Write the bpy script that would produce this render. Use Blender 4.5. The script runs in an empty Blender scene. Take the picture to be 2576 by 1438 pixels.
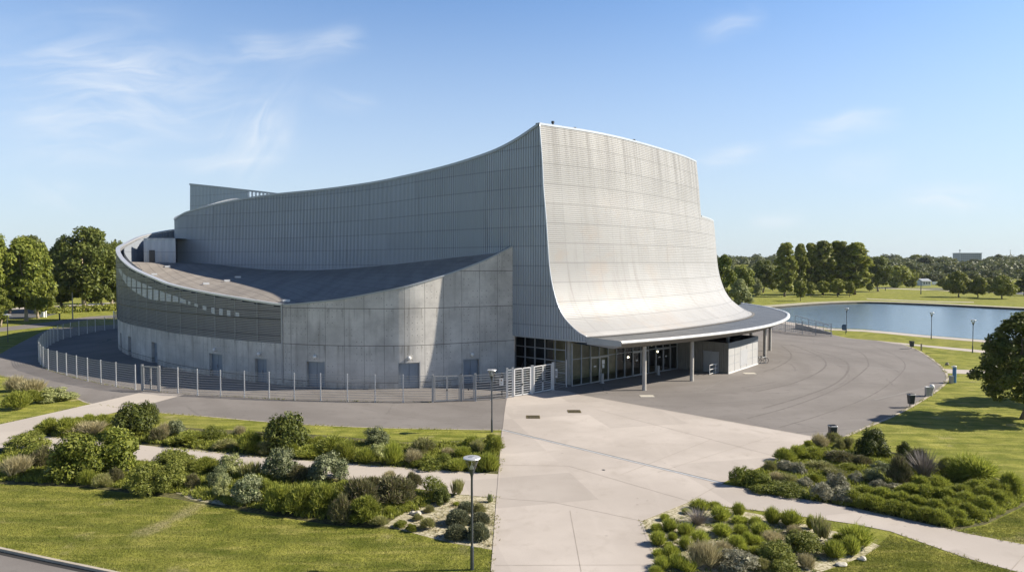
SUN_E, SKY_E, EXPOSURE = 5.0, .09, .70
HAZE = .00006
import bpy, bmesh, math, random
import numpy as np
from mathutils import Vector
R = math.radians
PI = math.pi
scene = bpy.context.scene
col = scene.collection
rng = np.random.default_rng(7)
random.seed(7)

# ---------------------------------------------------------------- camera model (24 mm lens, 12 m up, tipped down 1.97 degrees)
FPX, CX, CY, CAMZ = 1720.0, 1288.0, 719.0, 12.0
PITCH = R(1.965)
cp, sp = math.cos(PITCH), math.sin(PITCH)

def ray(X, Y):
    u = (X - CX) / FPX
    v = (CY - Y) / FPX
    return (u, cp + v * sp, -sp + v * cp)

def G(X, Y, z=0.0):
    """where the line of sight of a photo point meets the level z"""
    d = ray(X, Y)
    t = (z - CAMZ) / d[2]
    return (d[0] * t, d[1] * t)

def PD(X, Y, depth):
    d = ray(X, Y)
    t = depth / d[1]
    return (d[0] * t, depth, CAMZ + d[2] * t)

def proj(x, y, z):
    dz = z - CAMZ
    fy = y * cp - dz * sp
    uy = y * sp + dz * cp
    return (CX + FPX * x / fy, CY - FPX * uy / fy)

def mpp(depth):
    return depth / FPX

# ---------------------------------------------------------------- curves
def catmull(pts, step):
    P = [np.array(p, float) for p in pts]
    P = [2 * P[0] - P[1]] + P + [2 * P[-1] - P[-2]]
    out = []
    for i in range(1, len(P) - 2):
        p0, p1, p2, p3 = P[i - 1], P[i], P[i + 1], P[i + 2]
        t01 = max(np.linalg.norm(p1 - p0), 1e-6) ** .5
        t12 = max(np.linalg.norm(p2 - p1), 1e-6) ** .5
        t23 = max(np.linalg.norm(p3 - p2), 1e-6) ** .5
        m1 = (p2 - p1) + t12 * ((p1 - p0) / t01 - (p2 - p0) / (t01 + t12))
        m2 = (p2 - p1) + t12 * ((p3 - p2) / t23 - (p3 - p1) / (t12 + t23))
        a = 2 * (p1 - p2) + m1 + m2
        b = -3 * (p1 - p2) - 2 * m1 - m2
        n = 24
        for k in range(n):
            t = k / n
            out.append(a * t ** 3 + b * t ** 2 + m1 * t + p1)
    out.append(P[-2])
    return resample(np.array(out), step)

def resample(C, step):
    d = np.r_[0, np.cumsum(np.linalg.norm(np.diff(C, axis=0), axis=1))]
    n = max(2, int(round(d[-1] / step)) + 1)
    s = np.linspace(0, d[-1], n)
    return np.stack([np.interp(s, d, C[:, k]) for k in range(C.shape[1])], 1)

class Curve2:
    """plan curve with arc length look-up"""
    def __init__(self, pts, step=0.1, smooth=0):
        C = catmull(pts, step)
        for _ in range(smooth):
            C[1:-1] = (C[:-2] + 2 * C[1:-1] + C[2:]) / 4
        self.C = C
        self.s = np.r_[0, np.cumsum(np.linalg.norm(np.diff(C, axis=0), axis=1))]
        self.L = self.s[-1]
    def at(self, s):
        return np.array([np.interp(s, self.s, self.C[:, 0]), np.interp(s, self.s, self.C[:, 1])])
    def tan(self, s):
        a, b = self.at(max(0, s - .3)), self.at(min(self.L, s + .3))
        d = b - a
        return d / np.linalg.norm(d)
    def nor(self, s):
        t = self.tan(s)
        return np.array([t[1], -t[0]])      # right-hand side of travel
    def find(self, X, Y, s0=0, s1=1e9):
        """arc length where the sight line of photo point (X, Y) crosses the curve, and the height there"""
        best = None
        for s, (x, y) in zip(self.s, self.C):
            if s < s0 or s > s1:
                continue
            p = PD(X, Y, y)
            e = abs(p[0] - x)
            if best is None or e < best[0]:
                best = (e, s, p[2])
        return best[1], best[2]

def mono(xs, ys):
    """smooth monotone interpolation"""
    o = np.argsort(xs)
    x, y = np.array(xs, float)[o], np.array(ys, float)[o]
    k = np.r_[True, np.diff(x) > 1e-6]
    x, y = x[k], y[k]
    h = np.diff(x); dl = np.diff(y) / h
    m = np.r_[dl[0], (dl[1:] + dl[:-1]) / 2, dl[-1]]
    for i in range(len(dl)):
        if dl[i] == 0:
            m[i] = m[i + 1] = 0
        else:
            a, b = m[i] / dl[i], m[i + 1] / dl[i]
            if a < 0: m[i] = 0
            if b < 0: m[i + 1] = 0
            q = a * a + b * b
            if q > 9:
                t = 3 / math.sqrt(q)
                m[i], m[i + 1] = t * a * dl[i], t * b * dl[i]
    def f(v):
        v = min(max(v, x[0]), x[-1])
        i = min(max(int(np.searchsorted(x, v)) - 1, 0), len(h) - 1)
        t = (v - x[i]) / h[i]
        return float((2*t**3 - 3*t**2 + 1) * y[i] + (t**3 - 2*t**2 + t) * h[i] * m[i]
                     + (-2*t**3 + 3*t**2) * y[i+1] + (t**3 - t**2) * h[i] * m[i+1])
    return f

# ---------------------------------------------------------------- mesh builder
OFF = {}
class MB:
    def __init__(self):
        self.v, self.f, self.uv = [], [], []
    def face(self, pts, uv=None):
        b = len(self.v)
        self.v += [tuple(float(c) for c in p) for p in pts]
        self.f.append(tuple(range(b, b + len(pts))))
        self.uv.append(uv or [(0, 0)] * len(pts))
    def grid(self, rows, uvs=None, close=False, flip=False):
        """rows: list of lists of points, shared vertices"""
        b = len(self.v); n = len(rows[0])
        for r in rows:
            self.v += [tuple(float(c) for c in p) for p in r]
        for i in range(len(rows) - 1):
            for j in range(n if close else n - 1):
                k = (j + 1) % n
                q = (b + i*n + j, b + i*n + k, b + (i+1)*n + k, b + (i+1)*n + j)
                u = [uvs[i][j], uvs[i][k], uvs[i+1][k], uvs[i+1][j]] if uvs else [(0, 0)] * 4
                if flip: q = q[::-1]; u = u[::-1]
                self.f.append(q); self.uv.append(u)
    def box(self, c, size, rot=0.0, tilt=None):
        hx, hy, hz = size[0] / 2, size[1] / 2, size[2] / 2
        ca, sa = math.cos(rot), math.sin(rot)
        P = []
        for dz in (-hz, hz):
            for dx, dy in ((-hx, -hy), (hx, -hy), (hx, hy), (-hx, hy)):
                P.append((c[0] + dx*ca - dy*sa, c[1] + dx*sa + dy*ca, c[2] + dz))
        b = len(self.v)
        self.v += P
        for q in ((3,2,1,0), (4,5,6,7), (0,1,5,4), (1,2,6,5), (2,3,7,6), (3,0,4,7)):
            self.f.append(tuple(b + k for k in q)); self.uv.append([(P[k][0]+P[k][1], P[k][2]) for k in q])
    def bar(self, a, b, w, h=None):
        """square bar from a to b"""
        self.tube([a, b], [w / 2 * 1.414] * 2, 4, twist=PI / 4)
    def tube(self, pts, rad, n=8, cap=True, twist=0.0):
        P = [Vector(p) for p in pts]
        rows = []
        up = Vector((0, 0, 1))
        for i, p in enumerate(P):
            d = (P[min(i + 1, len(P) - 1)] - P[max(i - 1, 0)]).normalized()
            u = up if abs(d.dot(up)) < .95 else Vector((1, 0, 0))
            x = d.cross(u).normalized(); y = d.cross(x).normalized()
            r = rad[i] if hasattr(rad, '__len__') else rad
            rows.append([p + x * (r * math.cos(twist + 2*PI*k/n)) + y * (r * math.sin(twist + 2*PI*k/n)) for k in range(n)])
        b = len(self.v)
        self.grid(rows, close=True, flip=True)
        if cap:
            self.f.append(tuple(b + k for k in range(n))); self.uv.append([(0, 0)] * n)
            e = b + (len(P) - 1) * n
            self.f.append(tuple(e + n - 1 - k for k in range(n))); self.uv.append([(0, 0)] * n)
    def lathe(self, prof, c=(0, 0, 0), n=24):
        rows = [[(c[0] + r*math.cos(2*PI*k/n), c[1] + r*math.sin(2*PI*k/n), c[2] + z) for k in range(n)] for r, z in prof]
        self.grid(rows, close=True)
    def poly(self, pts, z, scale=1.0):
        self.face([(p[0], p[1], z) for p in pts], [(p[0] * scale, p[1] * scale) for p in pts])
    def prism(self, pts, z0, z1):
        n = len(pts)
        a = sum(pts[i][0]*pts[(i+1) % n][1] - pts[(i+1) % n][0]*pts[i][1] for i in range(n))
        if a < 0: pts = pts[::-1]
        self.face([(p[0], p[1], z1) for p in pts], [(p[0], p[1]) for p in pts])
        self.face([(p[0], p[1], z0) for p in pts[::-1]], [(p[0], p[1]) for p in pts[::-1]])
        for i in range(n):
            p, q = pts[i], pts[(i+1) % n]
            l = math.hypot(q[0]-p[0], q[1]-p[1])
            self.face([(p[0],p[1],z0), (q[0],q[1],z0), (q[0],q[1],z1), (p[0],p[1],z1)], [(0,z0), (l,z0), (l,z1), (0,z1)])
    def build(self, name, m, parent=None, smooth=False):
        off = OFF.get(parent.name, (0, 0, 0)) if parent else (0, 0, 0)
        me = bpy.data.meshes.new(name)
        me.from_pydata([(x - off[0], y - off[1], z - off[2]) for x, y, z in self.v], [], self.f)
        uvl = me.uv_layers.new(name='UVMap')
        flat = [c for f in self.uv for p in f for c in p]
        uvl.data.foreach_set('uv', flat)
        if smooth:
            me.polygons.foreach_set('use_smooth', [True] * len(me.polygons))
        me.update()
        o = bpy.data.objects.new(name, me)
        if m is not None: me.materials.append(m)
        col.objects.link(o)
        if parent:
            o.parent = parent
            OFF[o.name] = off
        return o

def np_quads(name, V, m, parent=None, nv=4):
    """V: (n*nv, 3) array of loose faces"""
    n = len(V) // nv
    me = bpy.data.meshes.new(name)
    me.vertices.add(len(V)); me.loops.add(len(V)); me.polygons.add(n)
    me.vertices.foreach_set('co', V.astype(np.float32).ravel())
    me.loops.foreach_set('vertex_index', np.arange(len(V), dtype=np.int32))
    me.polygons.foreach_set('loop_start', np.arange(0, len(V), nv, dtype=np.int32))
    me.polygons.foreach_set('loop_total', np.full(n, nv, dtype=np.int32))
    me.update(calc_edges=True)
    me.validate()
    me.materials.append(m)
    o = bpy.data.objects.new(name, me)
    col.objects.link(o)
    if parent:
        o.parent = parent
    return o

def thing(name, label, cat, loc=(0, 0, 0), group=None):
    o = bpy.data.objects.new(name, None)
    o.empty_display_size = .3
    o.location = loc
    col.objects.link(o)
    OFF[o.name] = tuple(loc)
    return tag(o, label, cat, group)

def tag(o, label=None, cat=None, group=None, kind=None):
    if label: o['label'] = label
    if cat: o['category'] = cat
    if group: o['group'] = group
    if kind: o['kind'] = kind
    return o

def structure(o): return tag(o, kind='structure')

def dup(root, loc, rz=0.0, sc=(1, 1, 1), label=None, group=None):
    r = root.copy(); col.objects.link(r)
    r.location = loc; r.rotation_euler = (0, 0, rz); r.scale = sc
    if label: r['label'] = label
    if group: r['group'] = group
    for ch in list(root.children):
        c = ch.copy(); col.objects.link(c); c.parent = r
        for g in list(ch.children):
            d = g.copy(); col.objects.link(d); d.parent = c
    return r

# ---------------------------------------------------------------- materials
class NT:
    def __init__(self, name):
        self.m = bpy.data.materials.new(name); self.m.use_nodes = True
        self.t = self.m.node_tree; self.t.nodes.clear()
        self.out = self.n('ShaderNodeOutputMaterial')
    def n(self, typ, **kw):
        o = self.t.nodes.new(typ)
        for k, v in kw.items():
            if k.startswith('i_'):
                key = k[2:]
                key = int(key) if key.isdigit() else key.replace('_', ' ')
                o.inputs[key].default_value = v
            else:
                setattr(o, k, v)
        return o
    def l(self, a, b): self.t.links.new(a, b)
    def math(self, op, a, b=None, c=None, clamp=False):
        o = self.n('ShaderNodeMath', operation=op, use_clamp=clamp)
        for i, v in enumerate((a, b, c)):
            if v is None: continue
            if isinstance(v, (int, float)): o.inputs[i].default_value = v
            else: self.l(v, o.inputs[i])
        return o.outputs[0]
    def mix(self, f, a, b, typ='MIX'):
        o = self.n('ShaderNodeMix', data_type='RGBA', blend_type=typ)
        for i, v in ((0, f), (6, a), (7, b)):
            if isinstance(v, (int, float)): o.inputs[i].default_value = v
            elif isinstance(v, tuple): o.inputs[i].default_value = (*v, 1) if len(v) == 3 else v
            else: self.l(v, o.inputs[i])
        return o.outputs[2]
    def noise(self, scale, detail=4, rough=.6, vec=None, out=0, dist=0.0):
        o = self.n('ShaderNodeTexNoise')
        o.inputs['Scale'].default_value = scale; o.inputs['Detail'].default_value = detail
        o.inputs['Roughness'].default_value = rough; o.inputs['Distortion'].default_value = dist
        if vec is not None: self.l(vec, o.inputs['Vector'])
        return o.outputs[out]
    def pos(self): return self.n('ShaderNodeNewGeometry').outputs['Position']
    def objc(self): return self.n('ShaderNodeTexCoord').outputs['Object']
    def uv(self): return self.n('ShaderNodeTexCoord').outputs['UV']
    def scalevec(self, vec, s, rot=(0, 0, 0)):
        o = self.n('ShaderNodeMapping'); o.inputs['Scale'].default_value = s; o.inputs['Rotation'].default_value = rot
        self.l(vec, o.inputs[0]); return o.outputs[0]
    def sep(self, vec):
        o = self.n('ShaderNodeSeparateXYZ'); self.l(vec, o.inputs[0]); return o.outputs
    def ramp(self, f, stops):
        o = self.n('ShaderNodeValToRGB')
        el = o.color_ramp.elements
        while len(el) < len(stops): el.new(.5)
        for e, (p, c) in zip(el, stops):
            e.position = p; e.color = (*c, 1) if len(c) == 3 else c
        self.l(f, o.inputs[0]); return o.outputs[0]
    def smooth(self, v, a, b):
        o = self.n('ShaderNodeMapRange', interpolation_type='SMOOTHSTEP')
        self.l(v, o.inputs[0]); o.inputs[1].default_value = a; o.inputs[2].default_value = b
        return o.outputs[0]
    def line(self, v, period, width, offset=0.0):
        """1 on a joint every period"""
        a = self.math('PINGPONG', self.math('ADD', v, offset + 1000 * period), period / 2)
        return self.math('SUBTRACT', 1, self.smooth(a, width * .35, width), clamp=True)
    def cells(self, a, pa, b, pb):
        """random value per panel"""
        x = self.math('FLOOR', self.math('DIVIDE', a, pa)); y = self.math('FLOOR', self.math('DIVIDE', b, pb))
        c = self.n('ShaderNodeCombineXYZ'); self.l(x, c.inputs[0]); self.l(y, c.inputs[1])
        w = self.n('ShaderNodeTexWhiteNoise', noise_dimensions='3D'); self.l(c.outputs[0], w.inputs[0])
        return w.outputs[0]
    def bump(self, h, strength, dist=.05):
        o = self.n('ShaderNodeBump'); o.inputs['Strength'].default_value = strength; o.inputs['Distance'].default_value = dist
        self.l(h, o.inputs['Height']); return o.outputs[0]
    def pbr(self, color, rough=.6, metal=0.0, spec=.5, normal=None, extra=None):
        b = self.n('ShaderNodeBsdfPrincipled')
        for k, v in (('Base Color', color), ('Roughness', rough), ('Metallic', metal), ('Specular IOR Level', spec)):
            if isinstance(v, (int, float)): b.inputs[k].default_value = v
            elif isinstance(v, tuple): b.inputs[k].default_value = (*v, 1)
            else: self.l(v, b.inputs[k])
        if normal is not None: self.l(normal, b.inputs['Normal'])
        for k, v in (extra or {}).items(): b.inputs[k].default_value = v
        return b.outputs[0]
    def done(self, sh):
        self.l(sh, self.out.inputs[0]); return self.m

def plain(name, c, rough=.5, metal=0.0, var=.12, scale=6.0, bump=0.0):
    t = NT(name); p = t.objc()
    n = t.noise(scale, 5, .65, p)
    k = t.n('ShaderNodeMapRange'); t.l(n, k.inputs[0]); k.inputs[1].default_value = .25; k.inputs[2].default_value = .75
    k.inputs[3].default_value = 1 - var; k.inputs[4].default_value = 1 + var
    cc = t.mix(1.0, c, k.outputs[0], 'MULTIPLY')
    return t.done(t.pbr(cc, rough, metal, normal=t.bump(n, bump, .02) if bump else None))
# ================================================================ materials
def leaf_mat(name, dark, light, trans=.25, dead=None, rough=.55):
    t = NT(name)
    g = t.n('ShaderNodeNewGeometry')
    r = g.outputs['Random Per Island']
    oi = t.n('ShaderNodeObjectInfo').outputs['Random']
    c = t.mix(r, dark, light)
    if dead:
        c = t.mix(t.math('GREATER_THAN', t.math('FRACT', t.math('MULTIPLY', r, 17.3)), .8), c, dead)
    k = t.math('ADD', .84, t.math('MULTIPLY', oi, .32))
    cmb = t.n('ShaderNodeCombineXYZ')
    for i in range(3): t.l(k, cmb.inputs[i])
    c = t.mix(1.0, c, cmb.outputs[0], 'MULTIPLY')
    a = t.pbr(c, rough, 0, .3)
    tr = t.n('ShaderNodeBsdfTranslucent'); t.l(c, tr.inputs[0])
    m = t.n('ShaderNodeMixShader'); m.inputs[0].default_value = trans
    t.l(a, m.inputs[1]); t.l(tr.outputs[0], m.inputs[2])
    return t.done(m.outputs[0])

M = {}
M['leaf_bright'] = leaf_mat('bright_leaves', (.10, .135, .016), (.26, .28, .045), .28)
M['leaf_mid'] = leaf_mat('mid_leaves', (.135, .165, .022), (.38, .385, .075), .32)
M['leaf_dark'] = leaf_mat('dark_leaves', (.07, .10, .018), (.215, .235, .05), .3)
M['leaf_yellow'] = leaf_mat('yellow_green_leaves', (.135, .165, .028), (.33, .34, .075), .28)
M['leaf_blue'] = leaf_mat('distant_leaves', (.062, .085, .03), (.195, .205, .062), .3)
M['leaf_variegated'] = leaf_mat('variegated_leaves', (.065, .095, .028), (.37, .385, .21), .22)
M['leaf_pale'] = leaf_mat('pale_leaves', (.22, .25, .085), (.46, .47, .20), .25)
M['leaf_grey'] = leaf_mat('grey_leaves', (.10, .125, .05), (.28, .30, .14), .22)
M['bush_green'] = leaf_mat('bush_leaves', (.075, .105, .013), (.26, .275, .045), .28)
M['bush_dark'] = leaf_mat('dark_bush_leaves', (.045, .068, .011), (.17, .185, .034), .22)
M['bush_yellow'] = leaf_mat('light_bush_leaves', (.11, .135, .02), (.32, .33, .07), .28)
M['fuzz_green'] = leaf_mat('fine_green_sprigs', (.13, .16, .02), (.45, .465, .09), .36)
M['fuzz_mix'] = leaf_mat('fading_sprigs', (.15, .165, .04), (.43, .42, .16), .32, dead=(.36, .31, .17))
M['leaf_cushion'] = leaf_mat('cushion_leaves', (.10, .11, .06), (.25, .255, .14), .2)
M['leaf_white'] = leaf_mat('grey_white_leaves', (.15, .15, .085), (.44, .415, .29), .22)
M['blade'] = leaf_mat('grass_blades', (.16, .20, .024), (.50, .52, .10), .42)
M['blade_dry'] = leaf_mat('dry_blades', (.28, .24, .12), (.60, .53, .31), .28)
M['blade_mix'] = leaf_mat('fading_blades', (.15, .185, .04), (.36, .38, .13), .3, dead=(.33, .28, .14))
M['blade_heather'] = leaf_mat('heather_sprigs', (.09, .098, .034), (.26, .245, .105), .25, dead=(.22, .175, .12))
M['twig'] = leaf_mat('grey_twigs', (.15, .125, .105), (.36, .32, .28), 0.0)
M['bark'] = plain('bark', (.16, .125, .09), .9, var=.35, scale=3, bump=.5)
M['bark_pale'] = plain('pale_bark', (.38, .31, .22), .9, var=.3, scale=3, bump=.4)

def lawn_color(t, p):
    big = t.noise(.045, 3, .55, p)
    mid = t.noise(.55, 4, .6, p)
    fine = t.noise(6.5, 5, .75, p)
    stretch = t.noise(1.0, 4, .6, t.scalevec(p, (.35, 2.2, 1)))
    c = t.mix(t.smooth(mid, .3, .72), (.145, .168, .022), (.33, .325, .065))
    c = t.mix(t.smooth(stretch, .45, .75), c, (.39, .36, .10))
    c = t.mix(t.math('MULTIPLY', t.smooth(big, .5, .75), .55), c, (.27, .25, .075))
    c = t.mix(t.math('MULTIPLY', t.smooth(fine, .52, .30), .6), c, (.065, .088, .015))
    straw = t.math('MULTIPLY', t.smooth(t.noise(.33, 5, .65, p), .58, .72), .75)
    c = t.mix(straw, c, (.38, .33, .16))
    sx = t.sep(p)
    band = t.math('SINE', t.math('ADD', t.math('MULTIPLY', sx[1], 3.4), t.math('ADD', t.math('MULTIPLY', sx[0], .55), t.math('MULTIPLY', mid, 3.0))))
    c = t.mix(t.math('MULTIPLY', t.smooth(band, .1, 1.0), .34), c, (.08, .108, .016))
    # worn track from the beds towards the road and bare patches beside it
    ax, ay, bx, by = TRACK
    L2 = (bx - ax) ** 2 + (by - ay) ** 2; L = math.sqrt(L2)
    rx = t.math('SUBTRACT', sx[0], ax); ry = t.math('SUBTRACT', sx[1], ay)
    al = t.math('DIVIDE', t.math('ADD', t.math('MULTIPLY', rx, bx - ax), t.math('MULTIPLY', ry, by - ay)), L2)
    ac = t.math('ABSOLUTE', t.math('DIVIDE', t.math('SUBTRACT', t.math('MULTIPLY', rx, by - ay), t.math('MULTIPLY', ry, bx - ax)), L))
    ac = t.math('ADD', ac, t.math('MULTIPLY', t.math('SUBTRACT', mid, .5), 1.2))
    wear = t.math('MULTIPLY', t.math('MULTIPLY', t.smooth(ac, .75, .1), t.smooth(al, -.05, .1)), t.smooth(al, 1.1, .85))
    wear = t.math('MULTIPLY', wear, t.smooth(fine, .3, .6))
    c = t.mix(t.math('MULTIPLY', wear, .75), c, (.40, .345, .19))
    return c, fine, mid
def _g(X, Y):
    return G(X, Y)
TRACK = (*_g(520, 1262), *_g(345, 1350))
def lawn_mat():
    t = NT('lawn'); p = t.pos()
    c, fine, mid = lawn_color(t, p)
    n = t.bump(t.math('ADD', fine, t.math('MULTIPLY', mid, 1.5)), .9, .12)
    return t.done(t.pbr(c, .95, 0, .1, n))
M['lawn'] = lawn_mat()
def mown_mat():
    t = NT('mown_blades'); p = t.pos()
    c, fine, mid = lawn_color(t, p)
    r = t.n('ShaderNodeNewGeometry').outputs['Random Per Island']
    c = t.mix(r, t.mix(.35, c, (.05, .07, .012)), t.mix(.3, c, (.42, .41, .15)))
    a = t.pbr(c, .7, 0, .2)
    tr = t.n('ShaderNodeBsdfTranslucent'); t.l(c, tr.inputs[0])
    m = t.n('ShaderNodeMixShader'); m.inputs[0].default_value = .4; t.l(a, m.inputs[1]); t.l(tr.outputs[0], m.inputs[2])
    return t.done(m.outputs[0])
M['mown'] = mown_mat()

def asphalt_mat():
    t = NT('asphalt'); p = t.pos()
    a = t.noise(.10, 4, .6, p); b = t.noise(1.1, 5, .65, p); f = t.noise(26, 3, .8, p)
    st = t.noise(.5, 4, .6, t.scalevec(p, (.16, 1.3, 1)))
    c = t.mix(t.smooth(a, .3, .7), (.175, .158, .143), (.228, .208, .19))
    c = t.mix(t.math('MULTIPLY', t.smooth(b, .52, .76), .6), c, (.128, .115, .104))
    # tyre-polished lanes sweeping round the building and oily drips
    s_ = t.sep(p); rx = t.math('SUBTRACT', s_[0], 12.0); ry = t.math('SUBTRACT', s_[1], 84.0)
    rad = t.math('SQRT', t.math('ADD', t.math('MULTIPLY', rx, rx), t.math('MULTIPLY', ry, ry)))
    lane = t.math('SINE', t.math('ADD', t.math('MULTIPLY', rad, 1.35), t.math('MULTIPLY', a, 5.0)))
    c = t.mix(t.math('MULTIPLY', t.smooth(lane, .2, 1.0), .30), c, (.148, .132, .118))
    ring = t.math('MULTIPLY', t.line(rad, 5.3, .16), t.smooth(t.noise(.16, 3, .5, p), .45, .62))
    c = t.mix(t.math('MULTIPLY', ring, .35), c, (.10, .09, .082))
    vo = t.n('ShaderNodeTexVoronoi', feature='DISTANCE_TO_EDGE'); vo.inputs['Scale'].default_value = .11
    wv = t.n('ShaderNodeVectorMath', operation='ADD'); t.l(p, wv.inputs[0]); t.l(t.noise(.6, 4, .6, p, out=1), wv.inputs[1]); t.l(wv.outputs[0], vo.inputs['Vector'])
    crack = t.math('MULTIPLY', t.smooth(vo.outputs['Distance'], .006, .002), t.smooth(t.noise(.09, 2, .5, p), .5, .6))
    c = t.mix(t.math('MULTIPLY', crack, .6), c, (.07, .063, .058))
    c = t.mix(t.math('MULTIPLY', t.smooth(st, .55, .78), .45), c, (.26, .24, .22))
    c = t.mix(t.math('MULTIPLY', t.smooth(f, .4, .72), .35), c, (.29, .27, .25))
    return t.done(t.pbr(c, .88, 0, .25, t.bump(f, .35, .01)))
M['asphalt'] = asphalt_mat()
M['seam'] = plain('asphalt_seam', (.145, .129, .114), .9, var=.3, scale=1.2)
M['patch'] = plain('asphalt_repair', (.21, .195, .18), .9, var=.2, scale=1.0)

def paving_mat(name, c0, c1, c2):
    t = NT(name); p = t.pos()
    a = t.noise(.11, 4, .6, p); b = t.noise(.7, 5, .65, p, dist=.4); f = t.noise(30, 3, .8, p)
    c = t.mix(t.smooth(a, .35, .68), c0, c1)
    c = t.mix(t.math('MULTIPLY', t.smooth(b, .5, .78), .55), c, c2)
    sl = t.sep(t.scalevec(p, (1, 1, 1), (0, 0, -.24)))
    cell = t.cells(sl[0], 6.2, sl[1], 4.6)
    c = t.mix(t.math('MULTIPLY', t.smooth(cell, .55, 1.0), .45), c, tuple(v * .78 for v in c0))
    c = t.mix(t.math('MULTIPLY', t.smooth(t.noise(.23, 5, .7, p, dist=1.2), .58, .70), .4), c, c2)
    spot = t.n('ShaderNodeTexVoronoi'); spot.inputs['Scale'].default_value = .8; t.l(p, spot.inputs['Vector'])
    c = t.mix(t.math('MULTIPLY', t.smooth(spot.outputs['Distance'], .07, .03), .5), c, tuple(v * .5 for v in c0))
    st = t.noise(.6, 4, .6, t.scalevec(p, (1.1, .12, 1), (0, 0, .45)))
    c = t.mix(t.math('MULTIPLY', t.smooth(st, .56, .8), .4), c, c1)
    c = t.mix(t.math('MULTIPLY', t.smooth(f, .45, .3), .35), c, tuple(v * .6 for v in c0))
    return t.done(t.pbr(c, .85, 0, .3, t.bump(f, .3, .008)))
M['plaza'] = paving_mat('plaza_concrete', (.42, .372, .325), (.52, .465, .41), (.355, .31, .262))
M['path'] = paving_mat('path_concrete', (.45, .40, .345), (.51, .455, .39), (.40, .35, .295))
M['joint'] = plain('paving_joint', (.33, .288, .242), .9, var=.25, scale=1)
M['kerb'] = plain('kerb_stone', (.42, .37, .29), .85, var=.2, scale=2)
M['channel'] = plain('channel_grating', (.50, .51, .51), .5, .3, var=.15, scale=4)
M['dark_gap'] = plain('dark_gap', (.03, .028, .026), .9)
M['grate'] = plain('rusty_grate', (.11, .085, .03), .8, .1, var=.3, scale=9)
M['cover'] = plain('pale_cover', (.50, .46, .38), .8, var=.15)

def gravel_mat(name, a, b, d):
    t = NT(name); p = t.pos()
    v = t.n('ShaderNodeTexVoronoi'); v.inputs['Scale'].default_value = 11; t.l(p, v.inputs['Vector'])
    w = t.n('ShaderNodeTexWhiteNoise', noise_dimensions='3D'); t.l(v.outputs['Position'], w.inputs[0])
    c = t.mix(w.outputs[0], a, b)
    c = t.mix(t.math('MULTIPLY', t.smooth(t.noise(1.2, 4, .6, p), .5, .7), .8), c, d)
    return t.done(t.pbr(c, .9, 0, .2, t.bump(v.outputs['Distance'], -1.0, .06)))
M['gravel'] = gravel_mat('pale_gravel', (.24, .21, .12), (.56, .51, .37), (.17, .165, .06))
M['mulch'] = gravel_mat('planting_soil', (.06, .055, .025), (.16, .15, .06), (.05, .06, .02))

def concrete_mat():
    """UV in metres: u along the wall, v height"""
    t = NT('board_marked_concrete'); uv = t.uv(); s = t.sep(uv); u, v = s[0], s[1]
    p3 = t.n('ShaderNodeCombineXYZ'); t.l(u, p3.inputs[0]); t.l(v, p3.inputs[1]); q = p3.outputs[0]
    cloud = t.noise(.35, 5, .62, q); fine = t.noise(3.2, 5, .7, q)
    streak = t.noise(1.0, 5, .65, t.scalevec(q, (1.6, .12, 1)))
    cell = t.cells(u, 1.92, v, 3.53)
    c = t.mix(t.smooth(cloud, .3, .72), (.42, .40, .37), (.65, .62, .57))
    c = t.mix(t.math('MULTIPLY', t.math('SUBTRACT', cell, .25), .55, clamp=True), c, (.56, .53, .48))
    c = t.mix(t.math('MULTIPLY', t.smooth(streak, .52, .76), .55), c, (.25, .222, .19))
    c = t.mix(t.math('MULTIPLY', t.smooth(streak, .46, .30), .30), c, (.50, .48, .44))
    c = t.mix(t.math('MULTIPLY', t.smooth(fine, .58, .78), .4), c, (.24, .215, .18))
    jv = t.line(u, 1.92, .035); jh = t.line(v, 3.53, .05, -.57)
    jl = t.line(v, 1.765, .02, -.57)
    vj = t.math('FRACT', t.math('DIVIDE', t.math('ADD', v, 3530 - .57), 3.53))
    drip = t.math('MULTIPLY', t.smooth(vj, .55, 1.0), t.smooth(t.noise(1.0, 5, .7, t.scalevec(q, (3.2, .10, 1))), .52, .68))
    c = t.mix(t.math('MULTIPLY', drip, .65), c, (.19, .168, .14))
    base = t.math('MULTIPLY', t.smooth(v, 1.1, .0), t.smooth(t.noise(1.6, 4, .6, q), .3, .65))
    c = t.mix(t.math('MULTIPLY', base, .6), c, (.20, .18, .145))
    hx = t.math('SUBTRACT', t.math('PINGPONG', t.math('ADD', u, 960.96), .48), .24)
    hy = t.math('SUBTRACT', t.math('PINGPONG', t.math('ADD', v, 1000), .59), .29)
    hole = t.math('LESS_THAN', t.math('ADD', t.math('MULTIPLY', hx, hx), t.math('MULTIPLY', hy, hy)), .0022)
    lonely = t.math('GREATER_THAN', t.cells(u, .96, v, 1.18), .60)
    hole = t.math('MULTIPLY', hole, lonely)
    j = t.math('MAXIMUM', t.math('MAXIMUM', t.math('MULTIPLY', jv, .75), jh), t.math('MAXIMUM', t.math('MULTIPLY', jl, .2), t.math('MULTIPLY', hole, .75)))
    c = t.mix(t.math('MULTIPLY', j, .72), c, (.07, .064, .056))
    return t.done(t.pbr(c, .8, 0, .3, t.bump(t.math('SUBTRACT', t.math('MULTIPLY', fine, .3), j), .4, .03)))
M['concrete'] = concrete_mat()
M['concrete_plain'] = plain('plain_concrete', (.40, .375, .335), .8, var=.18, scale=1.5)

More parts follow.
